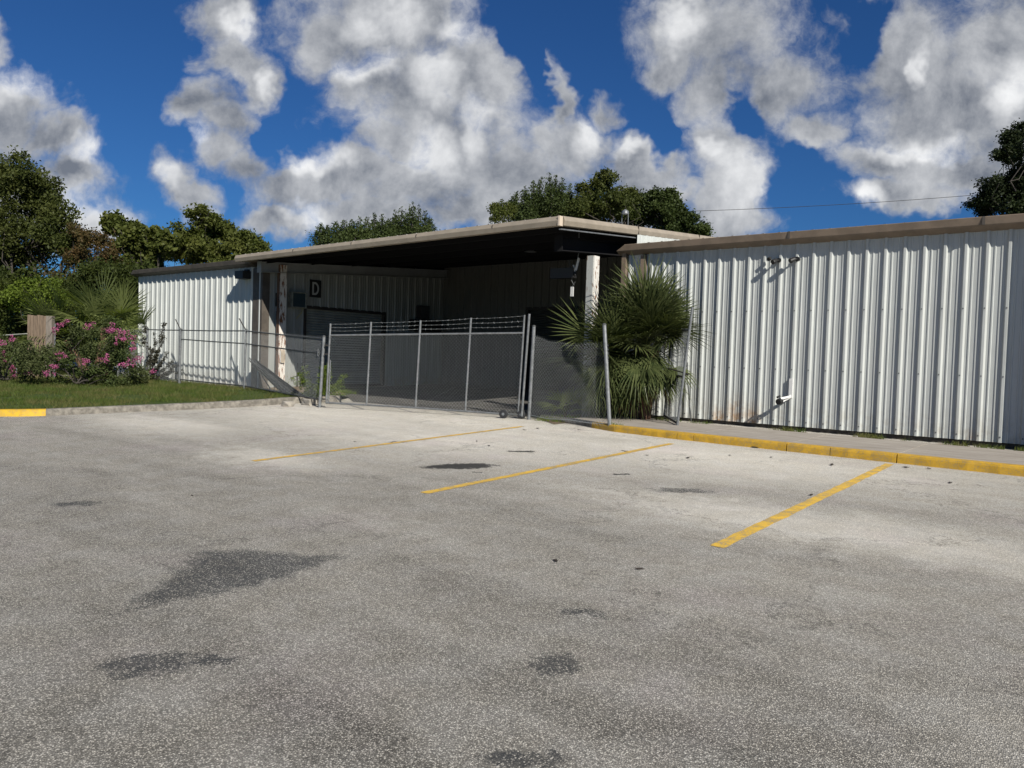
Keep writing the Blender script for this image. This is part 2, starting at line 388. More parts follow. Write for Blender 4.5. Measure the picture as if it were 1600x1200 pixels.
M_ykerb = paint('yellow_kerb_paint', (.55,.32,.02), (.26,.20,.10), wear=.65, lo=.38, hi=.52)
M_ybrit = paint('bright_yellow_kerb_paint', (.56,.34,.015), (.24,.20,.12), wear=.7, lo=.36, hi=.48)
M_kerb  = mat('grey_kerb_concrete', (.235,.215,.18), .95, var=.5, vscale=9, bump=.5, bscale=70)
def walk_mat():
    M = bpy.data.materials.new('sidewalk_concrete'); M.use_nodes = True; t = NT(M.node_tree); P = M.node_tree.nodes['Principled BSDF']
    P.inputs['Roughness'].default_value = .92
    g = t.n('ShaderNodeNewGeometry'); p = g.outputs['Position']
    mp = t.n('ShaderNodeMapping'); t.lk(p, mp.inputs[0]); mp.inputs['Scale'].default_value = (.6, 3.2, 1)
    n = t.noise(mp.outputs[0], 2.5, 7, .65); n2 = t.noise(p, 55, 4, .7)
    c = t.mix(t.ramp(n, .3, .7), (.25,.22,.185), (.37,.335,.29))
    c = t.mix(t.math('MULTIPLY', t.ramp(n2, .3, .6, 1, 0), .3), c, (.16,.14,.11))
    t.lk(c, P.inputs['Base Color']); return M
M_walk = walk_mat()
def soil_mat(name, a, b, c3):
    M = bpy.data.materials.new(name); M.use_nodes = True; t = NT(M.node_tree); P = M.node_tree.nodes['Principled BSDF']
    P.inputs['Roughness'].default_value = 1.0; P.inputs['Specular IOR Level'].default_value = .1
    g = t.n('ShaderNodeNewGeometry'); p = g.outputs['Position']
    n = t.noise(p, 1.3, 7, .68); n2 = t.noise(p, 24, 6, .72)
    c = t.mix(t.ramp(n, .38, .66), a, b); c = t.mix(t.ramp(n2, .45, .7), c, c3); t.lk(c, P.inputs['Base Color'])
    bb = t.n('ShaderNodeBump'); bb.inputs['Strength'].default_value = .8; bb.inputs['Distance'].default_value = .03
    t.lk(n2, bb.inputs['Height']); t.lk(bb.outputs[0], P.inputs['Normal']); return M
M_soil  = soil_mat('sandy_dirt', (.20,.155,.105), (.30,.24,.17), (.09,.07,.045))
M_turf  = soil_mat('turf_soil', (.055,.085,.022), (.075,.10,.03), (.045,.05,.02))
M_sand  = soil_mat('pale_sand', (.5,.46,.40), (.58,.54,.48), (.40,.36,.3))

def leaf_mat(name, a, b, trans=.35, tip=None, rough=.55, tf=.9):
    M = bpy.data.materials.new(name); M.use_nodes = True; t = NT(M.node_tree)
    P = M.node_tree.nodes['Principled BSDF']; out = M.node_tree.nodes['Material Output']
    P.inputs['Roughness'].default_value = rough; P.inputs['Specular IOR Level'].default_value = .12
    g = t.n('ShaderNodeNewGeometry')
    c = t.mix(g.outputs['Random Per Island'], a, b)
    n = t.noise(g.outputs['Position'], tf, 4, .6)
    c = t.mix(t.ramp(n, .35, .7, 0, .6 if tf < 1 else .95), c, tip or tuple(x*1.5 for x in b))
    t.lk(c, P.inputs['Base Color'])
    tr = t.n('ShaderNodeBsdfTranslucent'); t.lk(t.mix(1.0, c, (1.2,1.35,.55), 'MULTIPLY'), tr.inputs[0])
    mx = t.n('ShaderNodeMixShader'); mx.inputs[0].default_value = trans
    t.lk(P.outputs[0], mx.inputs[1]); t.lk(tr.outputs[0], mx.inputs[2]); t.lk(mx.outputs[0], out.inputs[0])
    return M
L_oak   = leaf_mat('oak_leaves', (.030,.042,.012), (.070,.084,.022), .25, (.085,.092,.026))
L_dark  = leaf_mat('dark_oak_leaves', (.014,.020,.009), (.028,.038,.015), .15)
L_olive = leaf_mat('olive_leaves', (.055,.072,.017), (.100,.115,.030), .35, (.125,.13,.035))
L_cedar = leaf_mat('cedar_foliage', (.026,.040,.013), (.050,.066,.020), .2)
L_under = leaf_mat('understory_leaves', (.022,.032,.010), (.046,.062,.016), .3, (.070,.085,.018))
L_vine  = leaf_mat('yellow_green_vines', (.06,.095,.015), (.11,.145,.022), .35)
L_red   = leaf_mat('russet_leaves', (.05,.045,.018), (.11,.065,.028), .3, (.07,.075,.025))
L_myrt  = leaf_mat('myrtle_leaves', (.045,.068,.022), (.085,.11,.035), .3, (.10,.105,.05))
L_dusk  = leaf_mat('dusky_leaves', (.030,.028,.022), (.055,.050,.038), .2, (.05,.05,.03))
L_pink  = leaf_mat('pink_blossom', (.30,.06,.17), (.48,.15,.31), .3, (.42,.12,.22))
L_palm  = leaf_mat('palm_fronds', (.026,.038,.014), (.085,.10,.038), .15, (.085,.10,.035), rough=.33)
L_palml = leaf_mat('pale_palm_fronds', (.12,.15,.045), (.21,.24,.085), .3, (.20,.23,.09), rough=.4)
L_dead  = leaf_mat('dead_fronds', (.16,.09,.05), (.26,.16,.09), .2)
L_grass = leaf_mat('grass_blades', (.048,.082,.014), (.085,.125,.024), .35, (.15,.135,.055), tf=1.7)
L_weed  = leaf_mat('weed_leaves', (.08,.12,.02), (.14,.18,.035), .4)

# ------------------------------------------------------------------ the ground
def heights(name, xs, ys, fn, material):
    V = [(x, y, fn(x, y)) for y in ys for x in xs]; n = len(xs); Fc = []
    for j in range(len(ys)-1):
        for i in range(n-1): a = j*n+i; Fc.append((a, a+1, a+1+n, a+n))
    mb = MB(); mb.v = V; mb.f = Fc; return mb.build(name, material)
struct(heights('ground', [-900,-300,-120,-60,-30,0,30,60,120,300,900], [-600,-200,-60,-25,0,11,22,60,150,400,1200], lambda x, y: lotz(x, y)-.08, M_turf))
struct(heights('parking_lot', list(np.linspace(-50, 30, 9)), [-25,-10,0,5,10,15,22], lotz, M_asph))

# parking bay lines (thin paint film), three separate stripes
def stripe(x0, x1, y0, y1, w0, w1):
    mb = MB(); N = 60; t = .004
    ys = np.linspace(y0, y1, N); rr = np.random.default_rng(int(abs(x0)*100))
    for i in range(N):
        y = ys[i]; x = x0+(x1-x0)*i/(N-1); e = rr.normal(0, .004, 2)
        mb.v += [(x-w0/2+e[0], y, lotz(x, y)+t), (x+w1/2+e[1], y, lotz(x, y)+t)]
    mb.f = [(2*i, 2*i+1, 2*i+3, 2*i+2) for i in range(N-1)]
    return mb.build('painted_line', M_yline)
for a in ((-8.66,-8.72,5.62,11.30,.10,.10),(-5.63,-5.60,5.66,11.15,.11,.11),(-2.46,-2.47,5.74,11.42,.12,.12)):
    struct(stripe(*a))

# ---- left grass island with its kerb
kz = .125
edge = [(-60,4.9),(-30,5.0),(-18.2,5.02),(-17.0,5.05),(-16.55,5.25),(-16.25,5.6),(-16.10,5.95),(-15.95,6.8),(-15.80,7.6),(-15.55,8.7),(-15.42,9.6),(-15.40,10.2),(-15.50,10.9),(-15.42,11.4),(-15.2,11.9),(-15.15,12.25)]
def dense(P, step=.25):
    out = [P[0]]
    for a, b in zip(P[:-1], P[1:]):
        L = math.dist(a, b); n = max(1, int(L/step))
        for k in range(1, n+1): out.append((a[0]+(b[0]-a[0])*k/n, a[1]+(b[1]-a[1])*k/n))
    return out
def kerb_mesh(path, wid, h, side, mat_, name, back_drop=.0, h1=None):
    """profile swept along a path: sloping face, rounded top edge, back"""
    mb = MB(); n = len(path)
    prof = [(-.03, -.05), (-.025, .0), (.0, .75*1), (.02, .93), (.05, 1.0), (wid, 1.0), (wid, -.05)]
    for i, (x, y) in enumerate(path):
        a = path[max(i-1, 0)]; b = path[min(i+1, n-1)]; dx, dy = b[0]-a[0], b[1]-a[1]; L = math.hypot(dx, dy)
        nx, ny = -dy/L*side, dx/L*side; hh = h + ((h1-h)*i/(n-1) if h1 is not None else 0)
        j = .004*math.sin(i*2.3)+.003*math.sin(i*.9)
        for (o, z) in prof: mb.v.append((x+nx*(o+j), y+ny*(o+j), lotz(x, y)+(z*hh if z > 0 else z)+(j*.5 if z > 0 else 0)))
    k = len(prof)
    for i in range(n-1):
        for q in range(k-1): mb.f.append((i*k+q, i*k+q+1, (i+1)*k+q+1, (i+1)*k+q))
    mb.f.append(tuple(range(k))[::-1]); mb.f.append(tuple((n-1)*k+q for q in range(k)))
    return mb.build(name, mat_)
de = dense(edge, .3)
def seg(P, y0, y1): return [p for p in P if y0 <= p[1] <= y1 and p[0] > -17.5]
yel = [p for p in de if p[0] > -16.62 and p[1] <= 6.05]
gry0 = [p for p in de if p[0] <= yel[0][0]]
gry1 = [p for p in de if p[0] > -17.5 and p[1] >= yel[-1][1]]
struct(kerb_mesh(gry0, .16, kz, 1, M_kerb, 'kerb'))
struct(kerb_mesh(yel, .16, kz+.004, 1, M_ybrit, 'kerb'))
struct(kerb_mesh(gry1, .16, kz, 1, M_kerb, 'kerb', h1=.15))
# island top: a sheet that starts at the back of the kerb
isl = [(x-.12 if x > -16.9 else x, y+.1 if x < -16.2 else y) for x, y in de]
mb = MB(); n = len(isl)
far = [(-15.9,13.2),(-17.2,13.9),(-19.15,14.3),(-19.15,14.3)]
top = [(x, y) for x, y in isl] + far[:3] + [(-19.3,14.3),(-19.3,40),(-140,40),(-140,5.0)]
import bmesh
def poly_sheet(name, P, zf, material, cuts=0):
    bm = bmesh.new(); vs = [bm.verts.new((x, y, 0)) for x, y in P]; bm.faces.new(vs)
    bmesh.ops.triangulate(bm, faces=bm.faces[:])
    for v in bm.verts: v.co.z = zf(v.co.x, v.co.y)
    bmesh.ops.recalc_face_normals(bm, faces=bm.faces[:])
    me = bpy.data.meshes.new(name); bm.to_mesh(me); bm.free(); me.materials.append(material)
    for p in me.polygons:
        if p.normal.z < 0: p.flip()
    o = bpy.data.objects.new(name, me); C.objects.link(o); return o
def isz(x, y): return lotz(x, y)+kz-.012
o = poly_sheet('lawn', top, isz, M_turf); struct(o)
# worn sandy patch of earth by the driveway and the wall foot
struct(poly_sheet('dirt', [(-19.1,12.62),(-26.4,12.62),(-26.4,12.25),(-23.5,12.15),(-21,12.25),(-19.8,12.1),(-18.2,12.3),(-16.6,12.5),(-15.8,12.9),(-16.6,13.5),(-18.4,13.95),(-19.1,14.1)], lambda x, y: isz(x, y)+.006, M_soil))
struct(poly_sheet('sand_path', [(-28,9.9),(-60,14.5),(-60,16.0),(-28,11.2)], lambda x, y: isz(x, y)+.012, M_sand))
# broken concrete lumps at the kerb's end
def rock(name, c, r, mt, label, seed):
    bm = bmesh.new(); bmesh.ops.create_icosphere(bm, subdivisions=3, radius=1)
    q = np.random.default_rng(seed); ph = q.uniform(0, 6, 6)
    for v in bm.verts:
        a = v.co.copy(); k = 1+.14*math.sin(a.x*3+ph[0])+.12*math.sin(a.y*4+ph[1])+.1*math.sin(a.z*5+ph[2]+a.x*3)
        v.co = Vector((max(-.8, min(.8, a.x*k))*r[0], max(-.8, min(.8, a.y*k))*r[1], max(-.6, min(.62, a.z*k))*r[2]))
    me = bpy.data.meshes.new(name); bm.to_mesh(me); bm.free(); me.materials.append(mt)
    o = bpy.data.objects.new(name, me); o.location = c; C.objects.link(o)
    return tag(o, label, 'concrete lump', 'broken concrete at the kerb end')
for i, (u, v, r, l) in enumerate([(449,629,(.17,.16,.11),'rounded concrete lump at the mossy end of the left kerb'),(483,628,(.20,.15,.13),'concrete lump just left of the leaning gate post'),
                                  (513,624,(.22,.16,.13),'pale broken concrete block just right of the gate hinge post'),(526,625,(.12,.12,.10),'smallest concrete chunk, furthest right behind the gate')]):
    p = atZ(u, v, .42); rock('concrete_lump', (p[0], p[1], lotz(p[0], p[1])+r[2]*.5), r, M_conc, l, i+3)

# ---- right sidewalk with the yellow kerb
joints = [-8.45,-7.1,-5.55,-3.95,-2.42,-.85,.75,2.3,3.9,5.4]
def ky(x): return float(np.interp(x, [-9.3,-9.05,-8.1,-7.66,-7.16,-5.83,-3.28,-.95,5.4], [12.62,12.53,12.30,12.06,11.86,11.71,11.61,11.54,11.36]))
walkz = lambda x, y: .452-.003*(x+4)*.5+.004*(y-12)
mb = MB(); mk = MB(); mg = MB()
def slab(x0, x1, mb, ya, yb):
    P = []
    for x in (x0, x1): P.append((x, ya(x)))
    for x in (x1, x0): P.append((x, yb(x)))
    n = len(mb.v)
    mb.v += [(x, y, walkz(x, y)) for x, y in P] + [(x, y, walkz(x, y)-.2) for x, y in P]
    for q in ((0,1,2,3),(4,7,6,5),(0,4,5,1),(1,5,6,2),(2,6,7,3),(3,7,4,0)): mb.f.append(tuple(n+i for i in q))
for a, b in zip(joints[:-1], joints[1:]): slab(a+.011, b-.011, mb, lambda x: ky(x)+.16, lambda x: 13.72)
struct(mb.build('sidewalk', M_walk))
def kerb_strip(xa, xb, material, name='kerb'):
    mb = MB(); N = max(2, int((xb-xa)/.12)); prof = [(-.004,-.06),(-.002,.02),(.004,.7),(.014,.92),(.035,1.0),(.157,1.0),(.157,-.06)]
    rr = np.random.default_rng(int(abs(xa)*77))
    for i in range(N+1):
        x = xa+(xb-xa)*i/N; y = ky(x); z0 = lotz(x, y); h = walkz(x, y)+.003-z0; e = rr.normal(0, .0035)
        for (o, z) in prof: mb.v.append((x, y+o+(e if 0 < z < .99 else 0), z0+z*h))
    k = len(prof)
    for i in range(N):
        for q in range(k-1): mb.f.append((i*k+q, i*k+q+1, (i+1)*k+q+1, (i+1)*k+q))
    mb.f.append(tuple(range(k))[::-1]); mb.f.append(tuple(N*k+q for q in range(k)))
    struct(mb.build(name, material))
kerb_strip(-9.3, -7.72, M_kerb)
for a, b in ((-7.71,-7.1),(-7.095,-5.79),(-5.785,-5.5),(-5.49,-3.96),(-3.945,-3.32),(-3.31,-2.43),(-2.415,-.85),(-.84,.75),(.76,2.3),(2.31,5.4)): kerb_strip(a, b, M_ykerb)
# dirt verge between the walk and the wall
def vergez(x, y): return .43-.05*(y-13.7)+.012*math.sin(x*5)+.008*math.sin(x*17+y*9)
struct(heights('dirt_verge', list(np.arange(-8.5, 5.4, .12)), [13.6,13.72,13.85,14.0,14.2,14.4,14.75], lambda x, y: vergez(x, y)-(.03 if y < 13.65 else 0), M_soil))
struct(poly_sheet('dirt_corner', [(-9.3,12.62),(-8.5,12.0),(-8.46,13.0),(-8.46,14.7),(-9.2,14.3),(-9.5,13.2)], lambda x, y: lotz(x, y)+.012, M_soil))
# concrete floor slab inside the bay
struct(poly_sheet('driveway', [(-9.3,12.9),(-15.0,12.5),(-17.5,14.2),(-19.1,14.4),(-19.1,19.95),(-8.6,19.95),(-8.6,14.6)], lambda x, y: lotz(x, y)+.006, mat('driveway_concrete', (.10,.095,.085), .92, var=.45, vscale=1.6, bump=.3, bscale=50)))  # concrete toned dark to hold down bounce light in the bay

# ------------------------------------------------------------------ the warehouse
B = empty('metal_warehouse', (-8.5, 14.6, .45), 'long low white ribbed metal warehouse with tan trim and a dark open loading bay', 'building')
PITCH = .3048
RIB = [(-.046,0),(-.018,.040),(.018,.040),(.042,0),(.086,0),(.094,.0095),(.110,.0095),(.118,0),(.187,0),(.195,.0095),(.211,.0095),(.219,0)]
def wall_prof(s0, s1, phase):
    P = []; k0 = int(math.floor((s0-phase)/PITCH))-1; k1 = int(math.ceil((s1-phase)/PITCH))+1
    for k in range(k0, k1+1):
        for a, n in RIB:
            s = phase+k*PITCH+a
            if s0 < s < s1: P.append((s, n))
    return [(s0, 0)]+P+[(s1, 0)]
def panel(name, material, axis, const, s0, s1, z0, z1, phase, out):
    """ribbed sheet on a plane; axis 'x': runs along x at y=const; out = sign of the outward direction"""
    f = (lambda s, n, z: (s, const+out*n, z)) if axis == 'x' else (lambda s, n, z: (const+out*n, s, z))
    z1f = z1 if callable(z1) else (lambda s: z1)
    mb = MB(); P = wall_prof(s0, s1, phase)
    mb.extrude(P, lambda s, n: f(s, n, z0), lambda s, n: f(s, n, z1f(s)))
    # faint relief and screw heads on the ribs
    return mb.build(name, material, B)
def canz(x, y): return 4.22+(x+19.5)*.0100+(y-12)*.083
wr = panel('wall', M_wallr, 'x', 14.56, -8.05, .22, .492, 3.96, -7.03, -1)
def screws(parent, axis, const, s0, s1, phase, out, zs):
    mb = MB(); k = math.ceil((s0-phase)/PITCH)
    while phase+k*PITCH < s1:
        s = phase+k*PITCH
        for z in zs:
            if axis == 'x': mb.box(s-.009, s+.009, const+out*.040-.006, const+out*.040+.006, z-.009, z+.009)
        k += 1
    o = mb.build('screws', M_galvd, parent); o['kind'] = 'stuff'; return o
screws(wr, 'x', 14.56, -8.0, .2, -7.03, -1, (.58, 1.55, 2.65))
wl = panel('wall', M_wall, 'x', 12.66, -26.5, -19.62, .50, 4.04, -26.45, -1)
panel('wall', M_wall, 'x', 12.66, -19.36, -19.26, .50, 4.04, -19.31, -1)
panel('wall', M_wall, 'y', -26.5, 12.68, 26, .3, 3.95, 12.9, -1)
# bay side wall with its door opening
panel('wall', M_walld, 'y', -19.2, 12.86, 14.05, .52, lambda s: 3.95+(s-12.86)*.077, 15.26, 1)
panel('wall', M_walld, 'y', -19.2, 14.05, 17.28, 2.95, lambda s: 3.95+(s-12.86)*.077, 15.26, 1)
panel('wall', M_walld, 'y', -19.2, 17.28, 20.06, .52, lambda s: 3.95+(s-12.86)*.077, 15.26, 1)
mb = MB(); mb.obox((-19.3, 12.7, 3.93), (.10,0,0), (0,7.4,7.4*.077), (0,0,.30)); mb.build('shade_panel', M_under, B)  # dark panel stands in for shade above the bay side wall
# bay back wall
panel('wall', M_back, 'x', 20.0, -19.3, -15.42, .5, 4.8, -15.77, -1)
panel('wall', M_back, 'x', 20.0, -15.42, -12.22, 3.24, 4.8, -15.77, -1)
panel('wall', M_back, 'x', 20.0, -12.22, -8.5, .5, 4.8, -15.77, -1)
# side wall of the tall bay rising above the low right roof
panel('wall', M_wall, 'y', -8.5, 14.9, 26, .4, lambda s: canz(-8.5, s)-.19, 14.98, 1)
MB().box(-8.56, -8.5, 14.56, 14.9, .45, 3.95).build('wall', M_beam if False else M_back, B)
# front strip between the two tan jambs
MB().box(-8.36, -8.14, 14.565, 14.62, .46, 3.96).build('wall', M_whitep, B)
panel('wall', M_wall, 'x', 14.56, -8.50, -8.36, .46, 3.96, -8.45, -1)
# unseen projecting wing inferred from its shadow, made tall to cast it
MB().box(.25, 8, 13.84, 26, .40, 5.68).build('wall', M_wall, B)
panel('wall', M_wall, 'x', 13.83, .24, 8, .42, 5.6, .4, -1)
panel('wall', M_wall, 'y', .24, 13.85, 26, .42, 5.6, 13.95, -1)
MB().box(.18, .26, 13.78, 13.86, .40, 5.62).build('corner_trim', M_tan, B)
MB().box(.14, 8.05, 13.70, 26, 5.60, 5.76).build('roof', M_tan, B)
# foundation ledges under the panels
for a_ in ((-8.5, .22, 14.60, 14.9, .2, .515), (-26.5, -19.3, 12.70, 13.0, .2, .53), (-19.4, -19.235, 12.9, 20, .2, .56)): MB().box(*a_).build('foundation', M_found, B)

def gutter(x0, x1, yw, zt, material=None, mitre=.2):
    prof = [(.02, zt), (.215, zt-.003), (.222, zt-.012), (.200, zt-.128), (.190, zt-.142), (.045, zt-.205), (.0, zt-.21), (.0, zt)]
    mb = MB()
    mb.extrude(prof, lambda d, z: (x0+(.0 if z < zt-.1 else mitre), yw-d, z), lambda d, z: (x1, yw-d, z+(x1-x0)*.0012), close=True, cap=True)
    g = mb.build('gutter', material or M_tan, B)
    return g
g1 = gutter(-8.69, .5, 14.56, 4.095)
g2 = gutter(-26.72, -19.5, 12.66, 4.165, M_brown)
for x in (-5.0, -1.9): MB().box(x-.02, x+.02, 14.334, 14.40, 3.965, 4.10).build('gutter_joint', M_brown, g1)
# low right roof and left roof (rib ends show over the gutter)
def low_roof(x0, x1, y0, y1, z0, phase, sl=.083):
    P = wall_prof(x0, x1, phase); mb = MB()
    mb.extrude(P, lambda s, n: (s, y0, z0+n*.5+.004), lambda s, n: (s, y1, z0+n*.5+.004+(y1-y0)*sl))
    n = len(mb.v); mb.quad((x0, y0, z0-.03), (x1, y0, z0-.03), (x1, y1, z0-.03+(y1-y0)*sl), (x0, y1, z0-.03+(y1-y0)*sl))
    return mb.build('roof', M_roof, B)
low_roof(-8.42, 6, 14.40, 26, 4.088, -7.03)
low_roof(-26.7, -19.52, 12.50, 26, 4.15, -26.45)

# ---- canopy roof over the bay
cx0, cx1 = -19.46, -8.56
mb = MB(); P = wall_prof(cx0, cx1, -19.2)
mb.extrude(P, lambda s, n: (s, 12.06, canz(s, 12.06)+n*.5-.014), lambda s, n: (s, 27, canz(s, 27)+n*.5-.014))
mb.build('roof', M_roof, B)
mb = MB(); q = [(cx0, 12.07), (cx1, 12.07), (cx1, 27), (cx0, 27)]; mb.quad(*[(x, y, canz(x, y)-.05) for x, y in q]); mb.build('shaded_underside', M_under, B)  # near-black sheet holds the shade under the canopy roof
fp = [(.12, 0), (.05, 0), (.035, -.006), (-.005, -.088), (-.004, -.098), (.018, -.182), (.12, -.186)]
mb = MB(); mb.extrude(fp, lambda d, z: (-19.60, 12+d, canz(-19.6, 12)+z), lambda d, z: (-8.575, 12+d, canz(-8.575, 12)+z), close=True, cap=True)
fa = mb.build('fascia', M_tanlt, B)
mb = MB(); mb.box(-8.572, -8.53, 11.992, 12.10, canz(-8.55, 12)-.19, canz(-8.55, 12)-.004); mb.build('end_cap', mat('sunlit_end_cap', (.55,.46,.36), .5), fa)  # cap coloured paler for the sun on its side
for x in (-16.9, -14.6, -12.4, -10.2): MB().box(x-.006, x+.006, 11.990, 12.03, canz(x, 12)-.10, canz(x, 12)-.03).build('fascia_joint', M_brown, fa)
mb = MB(); mb.extrude([(-d, z) for d, z in fp], lambda d, z: (-8.50+d, 12.12, canz(-8.5, 12.12)+z), lambda d, z: (-8.50+d, 27, canz(-8.5, 27)+z), close=True, cap=True)
rk = mb.build('rake_trim', M_tanlt, B)
for y in (14.95, 18.0): MB().box(-8.52, -8.491, y-.005, y+.005, canz(-8.5, y)-.185, canz(-8.5, y)-.004).build('trim_joint', M_brown, rk)
mb = MB(); mb.extrude(fp, lambda d, z: (-19.60+d, 12.12, canz(-19.6, 12.12)+z), lambda d, z: (-19.60+d, 27, canz(-19.6, 27)+z), close=True, cap=True)
mb.build('rake_trim', M_tanlt, B)
mb = MB(); mb.obox((-8.60, 12.08, canz(-8.6, 12.08)-.262), (.05,0,0), (0,7.9,7.9*.083), (0,0,.022)); mb.build('soffit_flange', M_galv, B)
# purlins
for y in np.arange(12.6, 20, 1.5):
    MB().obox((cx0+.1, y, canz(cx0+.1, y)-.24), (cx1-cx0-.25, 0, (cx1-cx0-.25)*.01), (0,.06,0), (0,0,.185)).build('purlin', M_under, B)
MB().box(-19.15, -8.55, 19.86, 19.97, 4.72, 4.86).build('eave_strut', M_under, B)
# rigid frame rafters at both sides of the bay
M_beam = mat('shaded_white_beam', (.30,.31,.31), .6, var=.2, vscale=2)  # white paint greyed to carry the shade under the canopy
for xb, yb0, mt in ((-19.02, 12.42, M_beam), (-8.98, 12.62, M_under)):  # right rafter coloured near-black to read as shade
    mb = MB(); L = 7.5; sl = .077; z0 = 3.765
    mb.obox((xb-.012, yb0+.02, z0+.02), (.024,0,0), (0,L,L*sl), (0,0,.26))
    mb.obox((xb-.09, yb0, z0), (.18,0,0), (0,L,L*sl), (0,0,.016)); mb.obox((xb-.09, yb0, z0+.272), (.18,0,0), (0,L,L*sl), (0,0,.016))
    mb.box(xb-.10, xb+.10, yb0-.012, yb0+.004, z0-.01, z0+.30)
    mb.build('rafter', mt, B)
# columns, flaking paint over rust
def column(x0, x1, y0, y1, z0, z1, ma, mb_):
    c = MB().box(x0, x1, y0+.012, y1, z0, z1).build('column', ma, B)
    MB().box(x0-.012, x1-.02, y0-.004, y0+.012, z0+.002, z1).build('column_face', mb_, c)
    MB().box(x0-.05, x1+.05, y0-.05, y1+.05, z0-.03, z0+.02).build('base_plate', M_rust2, c)
column(-19.05, -18.93, 13.03, 13.26, .46, canz(-18.9, 13.4)-.3, M_rust, M_rust2)
column(-8.66, -8.50, 13.20, 13.40, .40, 3.72, mat('peeling_white_column', (.62,.60,.55), .7, var=1, vscale=9, col2=(.17,.075,.035), stretch=(3,3,.8), lo=.40, hi=.45, bump=.5), mat('grey_column_face', (.36,.37,.35), .7, var=1, vscale=7, col2=(.14,.09,.06), stretch=(3,3,.6), lo=.36, hi=.44))  # front plate set greyer than the column body
# brown jamb trims
MB().box(-19.64, -19.36, 12.625, 12.70, .50, 3.93).build('corner_trim', M_brown, B)
MB().box(-19.26, -19.17, 12.62, 12.86, .50, 3.97).build('corner_trim', M_brown, B)
MB().box(-8.60, -8.50, 14.44, 14.57, .46, 3.95).build('corner_trim', M_tan, B)
MB().box(-8.155, -8.05, 14.47, 14.57, .46, 3.86).build('corner_trim', M_tan, B)
# roll-up doors
def shutter(axis, const, s0, s1, z0, z1, out, mt, off):
    N = int((z1-z0)/.076); mb = MB(); P = []
    for i in range(N*6+1):
        z = z0+(z1-z0)*i/(N*6); P.append((z, .010*math.cos(2*math.pi*i/6)))
    f = (lambda s, n, z: (s, const+out*(n-off), z)) if axis == 'x' else (lambda s, n, z: (const+out*(n-off), s, z))
    mb.extrude(P, lambda z, n: f(s0, n, z), lambda z, n: f(s1, n, z))
    d = mb.build('roller_door', mt, B, smooth=False)
    fr = MB(); t = .05
    def bx(a0, a1, z0_, z1_, d0=-off-.03, d1=.03):
        lo, hi = sorted((const+out*d0, const+out*d1))
        if axis == 'x': fr.box(a0, a1, lo, hi, z0_, z1_)
        else: fr.box(lo, hi, a0, a1, z0_, z1_)
    bx(s0-.09, s0, z0, z1); bx(s1, s1+.09, z0, z1); bx(s0-.09, s1+.09, z1, z1+.09, -off-.03, .034)
    fr.build('door_frame', M_dark, d)
    bb = MB(); lo, hi = sorted((const+out*(-off-.02), const+out*(-off+.05)))
    (bb.box(s0+.01, s1-.01, lo, hi, z0, z0+.06) if axis == 'x' else bb.box(lo, hi, s0+.01, s1-.01, z0, z0+.06))
    bb.build('bottom_bar', M_dark, d)
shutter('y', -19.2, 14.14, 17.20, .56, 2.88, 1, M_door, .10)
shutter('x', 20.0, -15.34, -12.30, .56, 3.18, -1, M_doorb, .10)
# downpipe-like conduits at the foot of the bay wall
for y in (13.83, 13.95): MB().tube([(-19.12, y, .5), (-19.12, y, 1.05+.1*(y-13.8)), (-19.14, y+.01, 1.25)], .018, 6).build('conduit', M_dark, B)

# ---- things fixed to the warehouse
s = empty('letter_sign', (-19.15, 14.45, 3.5), 'square black sign with a pale capital letter D above the side roller door', 'sign')
ctr = atX(493.6, 451, -19.13); hw = .205; hh = .26
MB().box(-19.165, -19.145, ctr[1]-hw, ctr[1]+hw, ctr[2]-hh, ctr[2]+hh).build('board', M_black, s)
def letterD(cy, cz, wd, ht, x):
    # outline with a counter, thickness st; text reads along +y seen from +x
    st = .058; N = 14
    outer = [(0, 0)]+[(wd*.42+wd*.58*math.sin(a), ht/2-ht/2*math.cos(a)) for a in np.linspace(0, math.pi, N)]+[(0, ht)]
    w2, h2 = wd-2*st, ht-2*st
    inner = [(st, st)]+[(st+w2*.30+w2*.70*math.sin(a), st+h2/2-h2/2*math.cos(a)) for a in np.linspace(0, math.pi, N)]+[(st, ht-st)]
    mb = MB(); n = len(outer)
    for P in (outer, inner):
        for (a, b) in P: mb.v.append((x, cy-wd/2+a, cz-ht/2+b))
    for i in range(n):
        j = (i+1) % n; mb.f.append((i, j, n+j, n+i))
    return mb
letterD(ctr[1], ctr[2], .245, .385, -19.141).build('letter', mat('pale_letter', (.42,.43,.42), .6), s)

a = empty('air_conditioner', (-19.1, 13.7, 2.9), 'boxed window air conditioner with pale casing beside the rusty bay column', 'air conditioner')
mb = MB(); y0, y1, z0, z1 = 13.47, 13.98, 2.86, 3.32; x0, x1 = -19.17, -18.95
mb.box(x0, x1, y0, y0+.03, z0, z1); mb.box(x0, x1, y1-.03, y1, z0, z1); mb.box(x0, x1, y0+.03, y1-.03, z1-.03, z1); mb.box(x0, x1, y0+.03, y1-.03, z0, z0+.03)
mb.build('casing', mat('weathered_casing', (.28,.28,.23), .7, var=.4, vscale=8), a)
mb = MB(); mb.box(x0, x1-.04, y0+.03, y1-.03, z0+.03, z1-.03)
mb.build('grille', mat('dark_teal_grille', (.03,.05,.06), .4), a)
MB().tube([(-19.0, 13.88, 2.86), (-19.02, 13.84, 2.72), (-19.08, 13.72, 2.55)], .012, 6).build('drain_hose', mat('yellowed_hose', (.3,.27,.12), .6), a)
